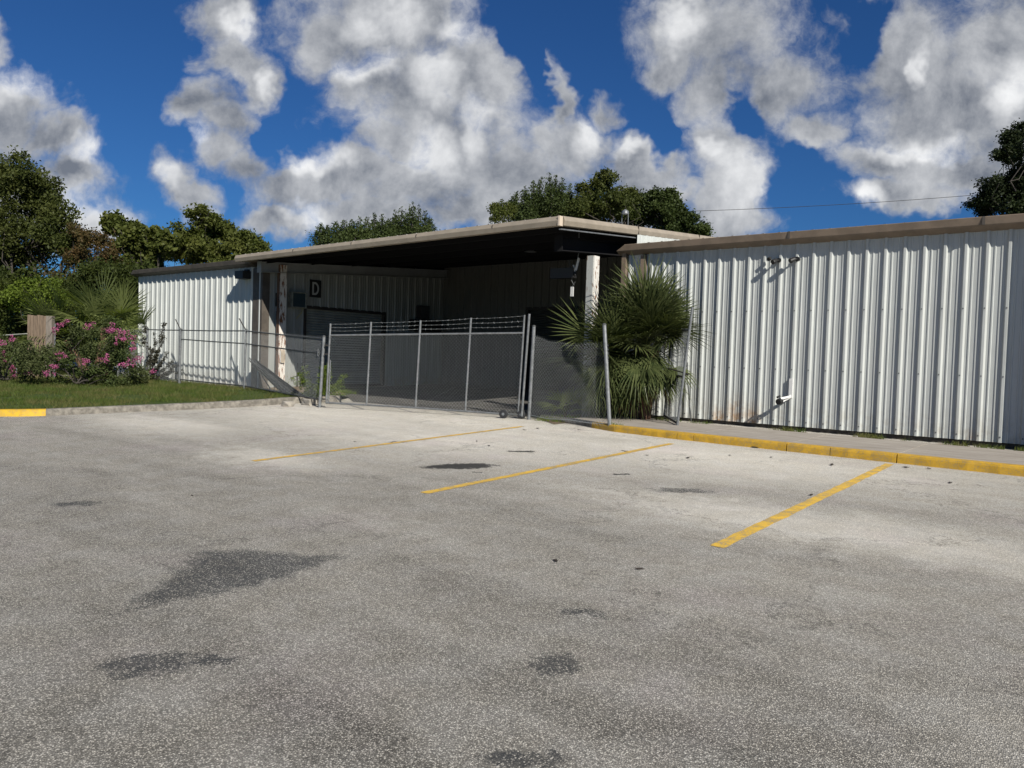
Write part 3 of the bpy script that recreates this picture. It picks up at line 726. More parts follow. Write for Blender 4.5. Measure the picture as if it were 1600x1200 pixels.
for k, (u0, v0, u1, v1, lab) in enumerate([(434,458,440.5,479,'small dark upper electrical box on the shadowed rusty bay column'), (434.5,486,440.5,500,'small dark lower electrical box on the rusty bay column'),
                                          (437.5,547,442,567,'small pale switch box low on the rusty bay column')]):
    p = atY(u0, v0, 13.15); q = atY(u1, v1, 13.15)
    e = empty('electrical_box', (p[0], 13.2, q[2]), lab, 'electrical box')
    MB().box(p[0], q[0], 13.08, 13.21, q[2], p[2]).build('enclosure', M_dark if k < 2 else M_beige, e)
    MB().box(p[0]+.01, q[0]-.01, 13.072, 13.083, q[2]+.015, p[2]-.015).build('cover', M_black if k < 2 else M_whitep, e)
e = empty('electrical_cabinet', (-19.1, 18.9, 2.4), 'dim metal cabinet on the bay wall beyond the side door, in deep shade', 'cabinet')
MB().box(-19.16, -18.95, 18.66, 19.08, 2.85, 3.30).build('enclosure', M_dark, e)
MB().box(-18.95, -18.94, 18.68, 19.06, 2.87, 3.28).build('door', M_galvd, e)
MB().box(-19.16, -18.85, 18.3, 19.6, 2.42, 2.80).build('trough', M_dark, e)
# flood light box under the left eave
e = empty('flood_light', (-19.85, 12.55, 3.7), 'black boxy flood light under the left eave where canopy begins', 'light')
mb = MB(); mb.box(-20.12, -19.72, 12.34, 12.60, 3.62, 3.84); mb.build('housing', M_black, e)
MB().box(-20.0, -19.84, 12.56, 12.64, 3.7, 3.9).build('bracket', M_dark, e)
# pendant fixture and wreck of a hanging lamp
e = empty('pendant_lamp', (-12.28, 16, 4.4), 'small shallow pendant lamp hanging in the dark under the canopy', 'lamp')
MB().tube([(-12.28, 16, 4.5), (-12.28, 16, 4.41)], .02, 6).build('stem', M_galvd, e)
mb = MB(); mb.tube([(-12.28,16,4.46),(-12.28,16,4.40),(-12.28,16,4.375)], [.04,.11,.17], 14); mb.build('shade', M_galv, e)
MB().tube([(-12.30, 16, 4.5), (-12.32, 16, 4.85)], .008, 5).build('cable', M_dark, e)
e = empty('broken_hanging_light', (-9.6, 13.6, 3.0), 'wrecked strip light dangling by its cable with torn white flaps under canopy', 'lamp')
def ap(u, v, y=13.9): p = atY(u, v, y); return (p[0], p[1], p[2])
MB().tube([ap(904.5,350), ap(905,372), ap(905,392), ap(903,402)], .011, 6).build('cable', M_galv, e)
c0 = ap(862,420); c1 = ap(897,434)
MB().box(c0[0], c1[0], 13.85, 14.0, c1[2], c0[2]).build('housing', M_black, e)
mb = MB()
for L in ([(903,402),(901,410),(898,418)], [(894,412),(896,422),(899,430)], [(890,406),(891,418),(896,424)], [(896,428),(893,438),(897,446)], [(899,440),(894,448),(893,455)], [(884,424),(890,430),(897,426)]):
    mb.tube([ap(*q) for q in L], .010, 5)
mb.build('torn_wiring', M_galvd, e)
for (A_, B_, C_, D_) in ([(903,402),(905.5,404),(900.5,423),(898,422)], [(895,414),(896.5,414),(898.5,424),(897.5,424.5)], [(891.5,448),(896,448),(895.5,463),(891,463)]):
    P4 = [ap(*q, 13.88) for q in (A_, B_, C_, D_)]; mb = MB(); mb.v = P4+[(x+.004, y+.012, z) for x, y, z in P4]
    mb.f = [(0,1,2,3),(7,6,5,4),(0,4,5,1),(1,5,6,2),(2,6,7,3),(3,7,4,0)]; mb.build('torn_flap', M_whitep, e)
# small drip on the underside of the fascia
# two security lights high on the right wall
def sec_light(u, v, lab, yaw, two):
    p = atY(u, v, 14.40); e = empty('security_light', (p[0], 14.52, p[2]), lab, 'security light', 'security lights high on the right wall')
    x, z = p[0], p[2]
    MB().tube([(x+.05, 14.56, z+.02), (x+.05, 14.50, z+.02)], .045, 12).build('mount', M_black, e)
    MB().tube([(x+.05, 14.52, z+.02), (x+.04, 14.47, z+.015), (x+.02, 14.43, z)], .016, 8).build('arm', M_black, e)
    mb = MB(); d = np.array([math.sin(yaw)*.085, -math.cos(yaw)*.06, -.03]); c = np.array([x+.01, 14.42, z])
    mb.tube([c-d*.6, c-d*.35, c+d*.75, c+d], [.022, .043, .05, .046], 12); mb.build('lamp_head', M_black, e)
    if two:
        c = np.array([x-.11, 14.46, z+.05]); mb = MB(); mb.tube([c-d*.25, c+d*.4], [.035, .038], 12); mb.build('sensor', M_black, e)
sec_light(1209.5, 407.5, 'left security light, a black twin-headed one under the right eave', -.3, True)
sec_light(1238, 405.5, 'right security light, a black single-headed one under the right eave', -.5, False)
# pipe and valve stub low on the wall
e = empty('hose_bib', (-4.95, 14.5, 1.0), 'white angled pipe stub with round black valve sticking out of the right wall', 'pipe')
x, y = -4.90, 14.50
mb = MB(); mb.tube([(x, 14.53, 1.36), (x, 14.53, 1.08), (x-.005, 14.49, 1.04), (x-.02, 14.40, 1.03), (x-.10, 14.28, 1.00)], .026, 9)
mb.box(x-.03, x+.035, 14.50, 14.555, 1.02, 1.38); mb.build('pipe', M_whitep, e, smooth=False)
mb = MB(); mb.tube([(x-.10, 14.30, .955), (x-.12, 14.22, .945)], [.056, .056], 14); mb.tube([(x-.12, 14.30, 1.05), (x-.14, 14.22, 1.03)], [.02,.02], 8); mb.build('valve', M_black, e)
MB().tube([(x+.01, 14.5, 1.03), (x-.08, 14.36, .95), (x-.10, 14.28, .94)], .014, 6).build('stub', M_whitep, e)
# roof vent showing over the rake
p = atD(977, 333, 21.5)
e = empty('roof_vent', (p[0], p[1], p[2]-.6), 'small white capped vent standing on canopy roof against the trees', 'roof vent')
zr = canz(p[0], p[1])
mb = MB()
for dx in (-.10, .10): mb.tube([(p[0]+dx, p[1], zr-.05), (p[0]+dx, p[1], p[2])], .010, 6)
mb.build('pipe', M_galv, e)
mb = MB(); mb.tube([(p[0], p[1], p[2]-.02), (p[0], p[1], p[2]+.05), (p[0], p[1], p[2]+.10)], [.10, .095, .03], 12); mb.build('cap', M_galv, e)

# ------------------------------------------------------------------ chain link
def link_mesh(name, A_, B_, z0, z1, parent, r=.00165, disp=None, pitch=.076, top_spikes=True):
    A_ = np.array(A_, float); B_ = np.array(B_, float); L = np.linalg.norm(B_[:2]-A_[:2]); d = np.append((B_[:2]-A_[:2])/L, 0); nrm = np.array([-d[1], d[0], 0])
    H = 1.0; ztop = z1 if callable(z1) else (lambda s: z1); zbot = z0 if callable(z0) else (lambda s: z0)
    Hh = ztop(L/2)-zbot(L/2)
    def P(s, h, off):
        z = zbot(s)+(ztop(s)-zbot(s))*(h/Hh); q = A_.copy(); q[2] = 0; q = q+d*s+nrm*off; q[2] = z
        if disp: q = q+np.array(disp(s, h/Hh, d, nrm))
        return q
    mb = MB(); nseg = 5 if disp else 3
    c = -Hh
    while c < L:
        s0, s1 = max(0, c), min(L, c+Hh)
        if s1-s0 > .02:
            ss = np.linspace(s0, s1, nseg)
            mb.tube([P(s, s-c, .003) for s in ss], r, 3, cap=False)
            mb.tube([P(s, Hh-(s-c), -.003) for s in ss], r, 3, cap=False)
            if top_spikes and c+Hh <= L: mb.tube([P(c+Hh, Hh, 0), P(c+Hh, Hh+.03, 0)], r*1.1, 3, cap=False)
        c += pitch
    return mb.build(name, M_wire, parent)
def barb(name, A_, B_, sag, parent, seed=0):
    A_ = np.array(A_, float); B_ = np.array(B_, float); mb = MB(); N = 14
    pts = [A_+(B_-A_)*t-np.array([0, 0, sag*4*t*(1-t)]) for t in np.linspace(0, 1, N+1)]
    mb.tube(pts, .0022, 3, cap=False); L = np.linalg.norm(B_-A_); q = np.random.default_rng(seed); nb = int(L/.13)
    for i in range(1, nb):
        t = i/nb; c = A_+(B_-A_)*t-np.array([0, 0, sag*4*t*(1-t)])
        for k in range(2):
            v = q.normal(0, 1, 3); v = v/np.linalg.norm(v)*.02; mb.tube([c-v, c+v], .0018, 3, cap=False)
    return mb.build(name, M_wire, parent)

# rolling gate across the drive
A = np.array([-14.05, 10.95, 0]); Bq = np.array([-9.45, 12.45, 0]); gd = (Bq-A)/np.linalg.norm(Bq-A); gn = np.array([-gd[1], gd[0], 0])
G = empty('rolling_gate', (-11.8, 11.7, .38), 'long chain-link rolling gate with barbed wire strands closing the loading bay', 'gate')
def gp(s, z, off=0): return A+gd*(s+(z-.45)*.035)+gn*off+np.array([0, 0, z])
def gtop(s): return 1.975+.03*s+.0*s
S = [0.0, 1.04, 2.25, 3.42, 4.60]; tips = [2.24, 2.29, 2.34, 2.41, 2.48]
for i, (s_, zt) in enumerate(zip(S, tips)):
    MB().tube([gp(s_, .45), gp(s_, zt)], .022 if i < 4 else .020, 8).build('frame_post', M_galv, G)
MB().tube([gp(4.70, .42, -.05), gp(4.72, 2.50, -.05)], .024, 8).build('frame_post', M_galv, G)
MB().tube([gp(0, gtop(0)), gp(4.60, gtop(4.6))], .021, 8).build('top_rail', M_galv, G)
MB().tube([gp(0, .46), gp(2.2, .465), gp(4.60, .44)], .021, 8).build('bottom_rail', M_galv, G)
mb = MB(); mb.tube([gp(.05, 1.90), gp(1.04, 1.17), gp(2.2, .50)], .0035, 5); mb.tube([gp(4.5, 1.9), gp(3.42, 1.10), gp(2.3, .50)], .003, 5); mb.build('truss_rod', M_galvd, G)
def gate_disp(s, h, d, nrm): return d*((h*1.55)*.035)
link_mesh('mesh', gp(0, .45)*[1, 1, 0], gp(4.6, .45)*[1, 1, 0], .45, lambda s: gtop(s)+.0, G, r=.0013, disp=gate_disp)
for k, fz in enumerate((.38, .66, .95)):
    for i in range(4):
        za = gtop(S[i])+(tips[i]-gtop(S[i]))*fz; zb = gtop(S[i+1])+(tips[i+1]-gtop(S[i+1]))*fz
        barb('barbed_wire', gp(S[i], za), gp(S[i+1], zb), .012, G, i*3+k)
# twin casters
for s_, off, u in ((4.32, -.10, 0), (4.68, -.02, 1)):
    c = gp(s_, .455, off)*[1, 1, 0]; zc = lotz(c[0], c[1])+.088; c[2] = zc
    ax = gn*.028
    w_ = MB().tube([c-ax, c-ax*.8, c+ax*.8, c+ax], [.070, .088, .088, .070], 20).build('wheel', M_rubber, G)
    MB().tube([c-ax*1.15, c+ax*1.15], .030, 12).build('hub', M_galv, w_)
mb = MB(); c0 = gp(4.32, .455, -.10); c1 = gp(4.68, .455, -.02); zc = lotz(c0[0], c0[1])+.088
mb.tube([(c0[0], c0[1], zc), (c1[0], c1[1], zc)], .014, 6); mb.obox((c1[0]-.03, c1[1]-.02, zc), gd*.07, gn*.05, (0,0,.20)); mb.build('caster_bracket', M_galvd, G)

# gate hinge post and left fence
def post(parent, p0, p1, r, material=M_galv, cap=True, name='post'):
    o = MB().tube([p0, p1], r, 10).build(name, material, parent)
    if cap:
        p1 = np.array(p1); MB().tube([p1, p1+[0,0,.02], p1+[0,0,.035]], [r*1.12, r*1.1, r*.4], 10).build('cap', M_galvd, o)
    return o
LF = empty('chain_link_fence', (-18.9, 12.0, .4), 'chain-link fence with three rails running left from gate along the grass', 'fence')
P0 = np.array([-14.22, 10.95, 0]); P1 = np.array([-18.96, 11.99, 0]); P2 = np.array([-22.49, 12.02, 0]); P3 = np.array([-24.6, 12.04, 0]); P4 = np.array([-26.7, 12.08, 0])
post(LF, (-14.26, 10.93, .30), (-14.20, 10.96, 1.94), .036)
post(LF, (-18.97, 11.99, .36), (-18.94, 11.985, 2.14), .033)
post(LF, (-22.52, 12.02, .40), (-22.48, 12.02, 2.14), .040)
post(LF, (-24.6, 12.04, .42), (-24.6, 12.04, 2.15), .030); post(LF, (-26.7, 12.08, .42), (-26.7, 12.08, 2.13), .030)
for p, z in ((P1, 2.14), (P2, 2.14)):
    mb = MB(); mb.tube([(p[0]+.02, p[1], z-.02), (p[0]-.36, p[1]+.02, z+.31)], .016, 6); mb.build('barb_arm', M_dark, LF)
def rail(name, a, za, b, zb, r=.017): MB().tube([(a[0], a[1], za), ((a[0]+b[0])/2, (a[1]+b[1])/2, (za+zb)/2-.008), (b[0], b[1], zb)], r, 7).build(name, M_galvd, LF)
rail('top_rail', P0, 1.90, P1, 2.11); rail('top_rail', P1, 2.11, P2, 2.12); rail('top_rail', P2, 2.12, P3, 2.14)
rail('middle_rail', P0+[-.2,.05,0], 1.575, P1, 1.76); rail('middle_rail', P1, 1.76, P2, 1.85)
rail('bottom_rail', P0, .52, P1, .60); rail('bottom_rail', P1, .60, P2, .63)
MB().obox((-14.46, 10.98, 1.50), (.02,0,0), (0,.02,0), (0,0,.16)).build('latch', M_galv, LF)
link_mesh('mesh', P1, P0, lambda s: .56-.05*s/4.8, lambda s: 2.12-.2*s/4.8, LF, r=.0015)
link_mesh('mesh', P2, P1, .56, 2.11, LF, r=.0014)
link_mesh('mesh', P3, P2, .55, 2.13, LF, r=.0014); link_mesh('mesh', P4, P3, .55, 2.13, LF, r=.0014)
MB().tube([(-14.02, 10.99, .45), (-14.00, 11.0, 1.42)], .014, 7).build('drop_rod', M_galv, G)
for z in (.54, 1.55, 1.75): MB().tube([gp(-.12, z), gp(.02, z)], .018, 6).build('hinge', M_dark, G)

# right run: sagging mesh between two leaning posts
RF = empty('sagging_fence', (-8.3, 12.2, .4), 'sagging chain-link panel strung between two leaning posts in front of palm', 'fence')
Q0 = np.array([-9.37, 12.40, 0]); Q1 = np.array([-7.26, 11.95, 0])
post(RF, (-9.42, 12.41, .33), (-9.36, 12.40, 2.24), .036)
post(RF, (-7.22, 11.94, .30), (-7.46, 12.0, 2.25), .036)
def rdisp(s, h, d, nrm):
    lean = -.105*h*(s/2.15)-.0*h; bul = .10*math.sin(math.pi*s/2.15)*math.sin(math.pi*h)
    return d*(lean+.02*math.sin(h*9+s*3))+nrm*(bul+.012*math.sin(s*5+h*4))+np.array([0, 0, -.10*math.sin(math.pi*min(1, s/2.15))*h+.012*math.sin(s*9)])
link_mesh('mesh', Q0, Q1, .42, lambda s: 2.06-.05*s, RF, r=.0016, disp=rdisp)
mb = MB(); mb.tube([Q0+[0,0,.46], (-8.9,12.3,.43), (-8.3,12.2,.455), (-7.8,12.08,.44), Q1+[0,0,.47]], .005, 5); mb.build('tension_wire', M_wire, RF)
for z in (.7, 1.05, 1.4, 1.75, 2.0): MB().tube([(-9.40+.028*(z-1.2), 12.41, z), (-9.40+.028*(z-1.2), 12.41, z+.02)], .041, 10).build('tie_band', M_galvd, RF)

# open pedestrian leaf standing against the wall
OL = empty('open_gate_leaf', (-6.5, 13.3, .46), 'narrow chain-link gate leaf standing open on the sidewalk right of palm', 'gate')
b0 = np.array([-7.30, 14.15, .50]); b1 = np.array([-6.42, 12.98, .46]); t0 = np.array([-7.20, 14.2, 2.28]); t1 = np.array([-6.27, 13.02, 2.24])
post(OL, b1, b1+(t1-b1)*1.22, .024, name='frame_post', cap=False); post(OL, b0, t0, .024, name='frame_post', cap=False)
def olp(a, h): return (b0*(1-a)+b1*a)*(1-h)+(t0*(1-a)+t1*a)*h
for h, nm in ((0.02, 'bottom_rail'), (.50, 'middle_rail'), (.985, 'top_rail')): MB().tube([olp(0, h), olp(1, h)], .021, 7).build(nm, M_dark if h < .9 else M_galvd, OL)
mb = MB(); Lh = np.linalg.norm(b1-b0); Hh = 1.78; c = -Hh
while c < Lh:
    s0, s1 = max(0, c), min(Lh, c+Hh)
    if s1-s0 > .02:
        for o_ in (0, 1):
            mb.tube([olp(s_/Lh, ((s_-c) if o_ else (Hh-(s_-c)))/Hh) for s_ in np.linspace(s0, s1, 3)], .0022, 3, cap=False)
    c += .0718
mb.build('mesh', M_wire, OL)
MB().tube([(-6.84, 14.16, 1.62), (-6.80, 14.1, 1.3), (-6.69, 14.12, .46)], .013, 6).build('prop_rod', M_galvd, OL)
MB().tube([olp(1, .52), olp(1, .52)+[.10, 0, .02], (-6.84+.02, 13.3, 1.5)], .012, 6).build('latch_arm', M_dark, OL)

# fallen dark metal trough lying against the left fence
tr = empty('fallen_gutter', (-15.6, 11.7, .5), 'long dark metal trough fallen from the left wall down towards gate post', 'gutter')
path = [atY(394,563,12.42), atY(402,572,12.40), atY(415,583,12.25), atY(432,598,12.05), atY(452,615,11.8), atY(470,628,11.6), atY(486,634,11.42)]
mb = MB(); prof = [(-.11,.10),(-.12,.0),(-.02,-.06),(.10,-.03),(.14,.06),(.13,.07),(.09,-.01),(-.02,-.04),(-.10,.01),(-.095,.10)]
k = len(prof)
for i, p in enumerate(path):
    sc_ = .65+.55*min(1, i/4)
    for (a_, b_) in prof: mb.v.append((p[0]-a_*sc_*.55, p[1]-a_*sc_, p[2]+b_*sc_))
for i in range(len(path)-1):
    for q_ in range(k): j = (q_+1) % k; mb.f.append((i*k+q_, i*k+j, (i+1)*k+j, (i+1)*k+q_))
mb.f.append(tuple(range(k))); mb.f.append(tuple((len(path)-1)*k+q_ for q_ in range(k)))
mb.build('trough', mat('dull_dark_metal', (.035,.035,.033), .6, metal=.2, var=.4, vscale=6), tr)
mb = MB(); mb.tube([np.array(p)+[0, -.10, .075] for p in path], .016, 6); mb.build('rolled_lip', M_galvd, tr)
mb = MB(); mb.tube([atY(393,571,12.38), atY(398,566,12.38), atY(404,575,12.3), atY(411,590,12.2), atY(421,605,12.0), atY(429,628,11.6)], .016, 6); mb.build('loose_strap', M_dark, tr)

# ------------------------------------------------------------------ vegetation
def leaves(name, centers, n, size, material, parent=None, aspect=.55, spread=None, up=0.0, seed=1, droop=0.0):
    """n small leaf faces gathered round clump centres; centers = array (k,4): x,y,z,clump radius"""
    q = np.random.default_rng(seed); Cc = np.asarray(centers, float); k = len(Cc)
    wgt = Cc[:, 3]**2; idx = q.choice(k, n, p=wgt/wgt.sum())
    d = q.normal(0, 1, (n, 3)); d /= np.linalg.norm(d, axis=1)[:, None]
    rad = Cc[idx, 3]*(q.uniform(.15, 1, n)**.5)
    rad = np.where(q.uniform(size=n) < .30, rad*q.uniform(1.0, 1.75, n), rad)
    p = Cc[idx, :3]+d*rad[:, None]*np.array([1, 1, .8])
    nrm = q.normal(0, 1, (n, 3))+np.array([0, 0, .6+up]); nrm /= np.linalg.norm(nrm, axis=1)[:, None]
    a = q.normal(0, 1, (n, 3)); a[:, 2] -= droop; t = a-(a*nrm).sum(1)[:, None]*nrm; t /= np.linalg.norm(t, axis=1)[:, None]
    b = np.cross(nrm, t); s = size*q.uniform(.6, 1.35, n)[:, None]
    bend = nrm*s*.18
    V = np.empty((n, 4, 3)); V[:, 0] = p-t*s; V[:, 1] = p+b*s*aspect+bend; V[:, 2] = p+t*s; V[:, 3] = p-b*s*aspect+bend
    return quads(name, V.reshape(-1, 3), material, parent)
def quads(name, V, material, parent=None):
    nq = len(V)//4; me = bpy.data.meshes.new(name)
    me.vertices.add(nq*4); me.vertices.foreach_set('co', np.asarray(V, np.float32).ravel())
    me.loops.add(nq*4); me.loops.foreach_set('vertex_index', np.arange(nq*4, dtype=np.int32))
    me.polygons.add(nq); me.polygons.foreach_set('loop_start', np.arange(0, nq*4, 4, dtype=np.int32))
    try: me.polygons.foreach_set('loop_total', np.full(nq, 4, np.int32))
    except Exception: pass
    me.update(calc_edges=True); me.validate()
    me.materials.append(material); o = bpy.data.objects.new(name, me); C.objects.link(o)
    if parent is not None:
        o.parent = parent; o.matrix_parent_inverse = Matrix.Translation(parent.location).inverted()
    return o
def clumps(blobs, per, rc, seed, shell=.55):
    """clump centres inside ellipsoids, thicker towards the outside; blobs = [(centre, (rx,ry,rz))]"""
    q = np.random.default_rng(seed); out = []
    for c, r in blobs:
        r = np.array(r); m_ = max(3, int(per*(r[0]*r[1]*r[2])**(2/3)))
        for _ in range(m_):
            v = q.normal(0, 1, 3); v /= np.linalg.norm(v); u = q.uniform(shell, 1.0)+(q.uniform(.0, .28) if q.uniform() < .25 else 0)
            out.append((*(np.array(c)+v*r*u), rc*q.uniform(.35, 1.35)))
    return np.array(out)
def limb(mb, a, b, r0, r1, q, k=4, wob=.08):
    a = np.array(a); b = np.array(b); L = np.linalg.norm(b-a); P = []
    for i in range(k+1):
        t = i/k; P.append(a+(b-a)*t+(q.normal(0, 1, 3)*L*wob*(.0 if i in (0, k) else 1)))
    mb.tube(P, list(np.linspace(r0, r1, k+1)), 6, cap=False)
    return P
def tree(name, label, blobs_px, depth, base_px, leafm, nleaf, lsize, per=9, rc=.5, seed=1, trunk_r=.22, group=None, kind='tree', thick=.8, aspect=.55, shell=.5, barkm=None, fork=.45):
    """blobs_px: (px, py, radius_x px, radius_z px[, depth offset m]) traced crown masses, each given its own depth and thickness"""
    q = np.random.default_rng(seed); bl = []
    for bpx in blobs_px:
        u, v, rx, rz = bpx[:4]; dd = bpx[4] if len(bpx) > 4 else q.uniform(-1, 1)*thick
        c = atD(u, v, depth+dd); k = (depth+dd)/F; r3 = np.array((rx*k, max(rx*k*.85, .4), rz*k))
        bl.append((c, tuple(r3*.72)))
        for _ in range(7):
            v3 = q.normal(0, 1, 3); v3 /= np.linalg.norm(v3); bl.append((c+v3*r3*q.uniform(.45, .95), tuple(r3*q.uniform(.28, .60))))
    base = atD(base_px, 560, depth); base[2] = .45
    e = empty(name, tuple(base), label, kind, group)
    mb = MB(); top = np.mean([b[0] for b in bl], axis=0); fk = base+(top-base)*fork; fk[2] = base[2]+(top[2]-base[2])*fork
    limb(mb, base-[0, 0, .3], fk, trunk_r, trunk_r*.7, q, 5, .03)
    for c, r in bl[::8]:
        P = limb(mb, fk, c, trunk_r*.30, trunk_r*.09, q, 5, .07)
        for _ in range(4):
            v = q.normal(0, 1, 3); v /= np.linalg.norm(v); limb(mb, P[q.integers(2, 5)], np.array(c)+v*np.array(r)*1.2, trunk_r*.09, .008, q, 4, .08)
    mb.build('trunk', barkm or M_bark, e, smooth=True)
    leaves('crown', clumps(bl, per*3.6, rc*.66, seed+5, .15), int(nleaf*3.4), lsize*.60, leafm, e, aspect=aspect, seed=seed+9)
    return e
BT = 'trees behind the warehouse'
# far left wood
tree('oak_tree', 'tallest dense tree at the far left edge of the photo', [(20,275,55,36),(75,305,38,32),(15,335,60,45),(90,350,35,32),(50,390,60,40),(-30,320,60,70),(112,378,22,18),(-10,420,60,45),(120,395,25,15),(60,330,30,30)], 34, 40, L_oak, 15000, .115, per=7, rc=.62, seed=11, trunk_r=.3)
tree('sparse_tree', 'thin half bare tree with some russet leaves right of the tallest tree', [(128,372,20,18),(150,378,14,12),(118,405,22,20),(160,415,26,20),(140,440,30,25),(100,440,26,22)], 32, 130, L_red, 2100, .10, per=4, rc=.45, seed=13, trunk_r=.12)
tree('broadleaf_tree', 'broad leaved tree with rounded tufts left of the left roof end', [(182,352,14,12),(215,355,16,14),(200,385,28,24),(235,372,24,24),(190,420,34,28),(236,410,26,24),(262,375,16,20)], 36, 205, L_olive, 6500, .16, per=5, rc=.5, seed=17, trunk_r=.18, aspect=.75)
tree('broadleaf_tree', 'round topped tree with pale green crown above the left roof', [(322,340,26,20),(300,372,32,30),(345,372,28,26),(382,375,24,20),(400,395,16,14),(318,402,40,20),(270,395,24,20),(368,398,26,16)], 38, 330, L_olive, 8500, .14, per=6, rc=.5, seed=19, trunk_r=.22)
tree('understory_tree', 'dark dense understory trees massed behind the timber panel', [(20,470,70,60),(70,480,50,50),(115,450,45,40),(-40,480,60,80),(40,530,60,40),(105,520,50,45),(170,450,50,45),(215,440,28,50),(-10,560,60,40),(170,510,50,50),(215,500,26,50)], 30, 60, L_under, 17000, .11, per=7, rc=.6, seed=23, trunk_r=.15)
tree('russet_bush', 'rust tinged bush between the thin tree and broad leaved tree', [(168,402,16,12),(178,425,20,15),(150,430,16,14)], 31, 170, L_red, 1800, .09, per=6, rc=.4, seed=25, trunk_r=.08)
tree('vine_thicket', 'yellow green vine thicket behind the left palmetto', [(60,455,40,22),(85,478,30,18),(30,470,26,18)], 27.5, 60, L_vine, 4200, .075, per=9, rc=.35, seed=27, trunk_r=.06)
# trees over the canopy roof
def spires(name, label, tips, depth, seed, n):
    """upright sprays: narrow leaning cones of foliage"""
    q = np.random.default_rng(seed); base = atD(tips[len(tips)//2][0], 560, depth); base[2] = .45
    e = empty(name, tuple(base), label, 'tree'); mb = MB(); cl = []
    limb(mb, base, base+[0, 0, 4.5], .28, .18, q, 4, .02)
    for (u, v, ln) in tips:
        dd = q.uniform(-1.2, 1.2); c = atD(u, v, depth+dd); k = (depth+dd)/F; L = ln*k
        foot = c-np.array([q.normal(0, .12), q.normal(0, .12), L]); mb.tube([base+[0, 0, 4.3], foot, c], [.09, .05, .008], 5, cap=False)
        for t in np.linspace(0, 1, 9): cl.append((*(foot+(c-foot)*t), .08+.42*(1-t)*q.uniform(.5,1.2)))
    mb.build('trunk', M_bark, e, smooth=True)
    leaves('crown', np.array(cl), int(n*2.4), .058, L_cedar, e, aspect=.4, seed=seed, up=-.4)
spires('cedar_tree', 'dark pointed evergreen just above the left half of canopy', [(501,350,30),(512,353,26),(524,346,30),(538,345,32),(550,343,34),(562,341,32),(574,340,34),(585,334,38),(597,336,36),(608,342,30),(520,360,30),(545,356,30),(565,352,30),(590,350,30),(604,354,30),(530,362,26),(578,358,26)], 34, 31, 6500)
spires('cedar_tree', 'taller of the pointed evergreens above canopy with twin tips', [(618,330,44),(628,325,48),(640,321,52),(646,318,54),(655,322,52),(664,330,46),(672,338,40),(634,338,44),(650,338,44),(662,345,36),(624,345,36),(642,350,36),(670,350,30),(616,342,34)], 34.5, 33, 6500)
tree('pale_tree', 'small pale feathery tree at the left of the main group over canopy', [(776,328,10,8),(792,326,14,10),(785,338,16,10)], 33, 785, L_olive, 900, .08, per=8, rc=.3, seed=37, trunk_r=.08)
spires('cedar_tree', 'feathery dark tree left of the oaks above the roof peak', [(808,300,34),(820,292,40),(833,284,46),(846,277,50),(858,272,54),(868,276,52),(880,281,46),(890,290,40),(826,305,40),(842,298,44),(856,292,48),(872,298,44),(886,306,36),(814,318,30),(850,312,40),(868,316,36),(832,322,30),(895,312,30)], 33.5, 39, 9500)
tree('oak_tree', 'oak in the middle of the group above the roof peak', [(935,290,26,22),(915,310,24,24),(955,312,30,26),(930,335,40,22),(975,328,24,22),(905,328,20,20),(985,310,12,12)], 33, 940, L_oak, 8500, .10, per=8, rc=.40, seed=41, trunk_r=.22)
tree('oak_tree', 'rightmost darker oak above the right end of canopy', [(1020,318,28,22),(1045,312,18,16),(1000,338,28,20),(1040,342,34,24),(1068,350,22,16),(1090,360,16,8),(1058,332,16,14)], 34, 1030, L_cedar, 8000, .10, per=8, rc=.42, seed=43, trunk_r=.22)
tree('dark_oak_tree', 'dark tree rising behind the right roof at the right edge of photo', [(1585,212,22,22),(1572,240,12,14),(1560,300,32,26),(1590,290,30,40),(1540,322,24,14),(1610,240,26,40),(1590,325,30,14),(1630,290,40,60)], 24, 1600, L_dark, 9000, .075, per=10, rc=.30, seed=47, trunk_r=.16)

# ---- fan palms
def fan(V, hub, d, n, L, q, nb=34, wb=.016, droop=.25, spread=2.0):
    """one palmate leaf appended to quad list V: segments fold from the hub"""
    d = d/np.linalg.norm(d); n = n-d*(n@d); n /= np.linalg.norm(n); s = np.cross(n, d)
    for i in range(nb):
        a = -spread+2*spread*i/(nb-1)+q.normal(0, .02); l = L*(1-.22*(abs(a)/spread)**2)*q.uniform(.9, 1.06)
        dr = d*math.cos(a)+s*math.sin(a); fold = n*.10*(1 if i % 2 else -1)
        dr = dr+fold*.25+n*(.15*math.cos(a)); dr /= np.linalg.norm(dr); wd = np.cross(dr, n); wd /= np.linalg.norm(wd)
        ts = (0, .34, .68, 1.0); ws = (wb*.35, wb, wb*.72, wb*.06); P = []
        dd = droop*q.uniform(.5, 1.5)
        for t_, w_ in zip(ts, ws):
            c = hub+dr*l*t_+np.array([0, 0, -dd*l*max(0, t_-.25)**2]); P.append((c-wd*w_, c+wd*w_))
        for (a0, a1), (b0, b1) in zip(P[:-1], P[1:]): V += [a0, a1, b1, b0]
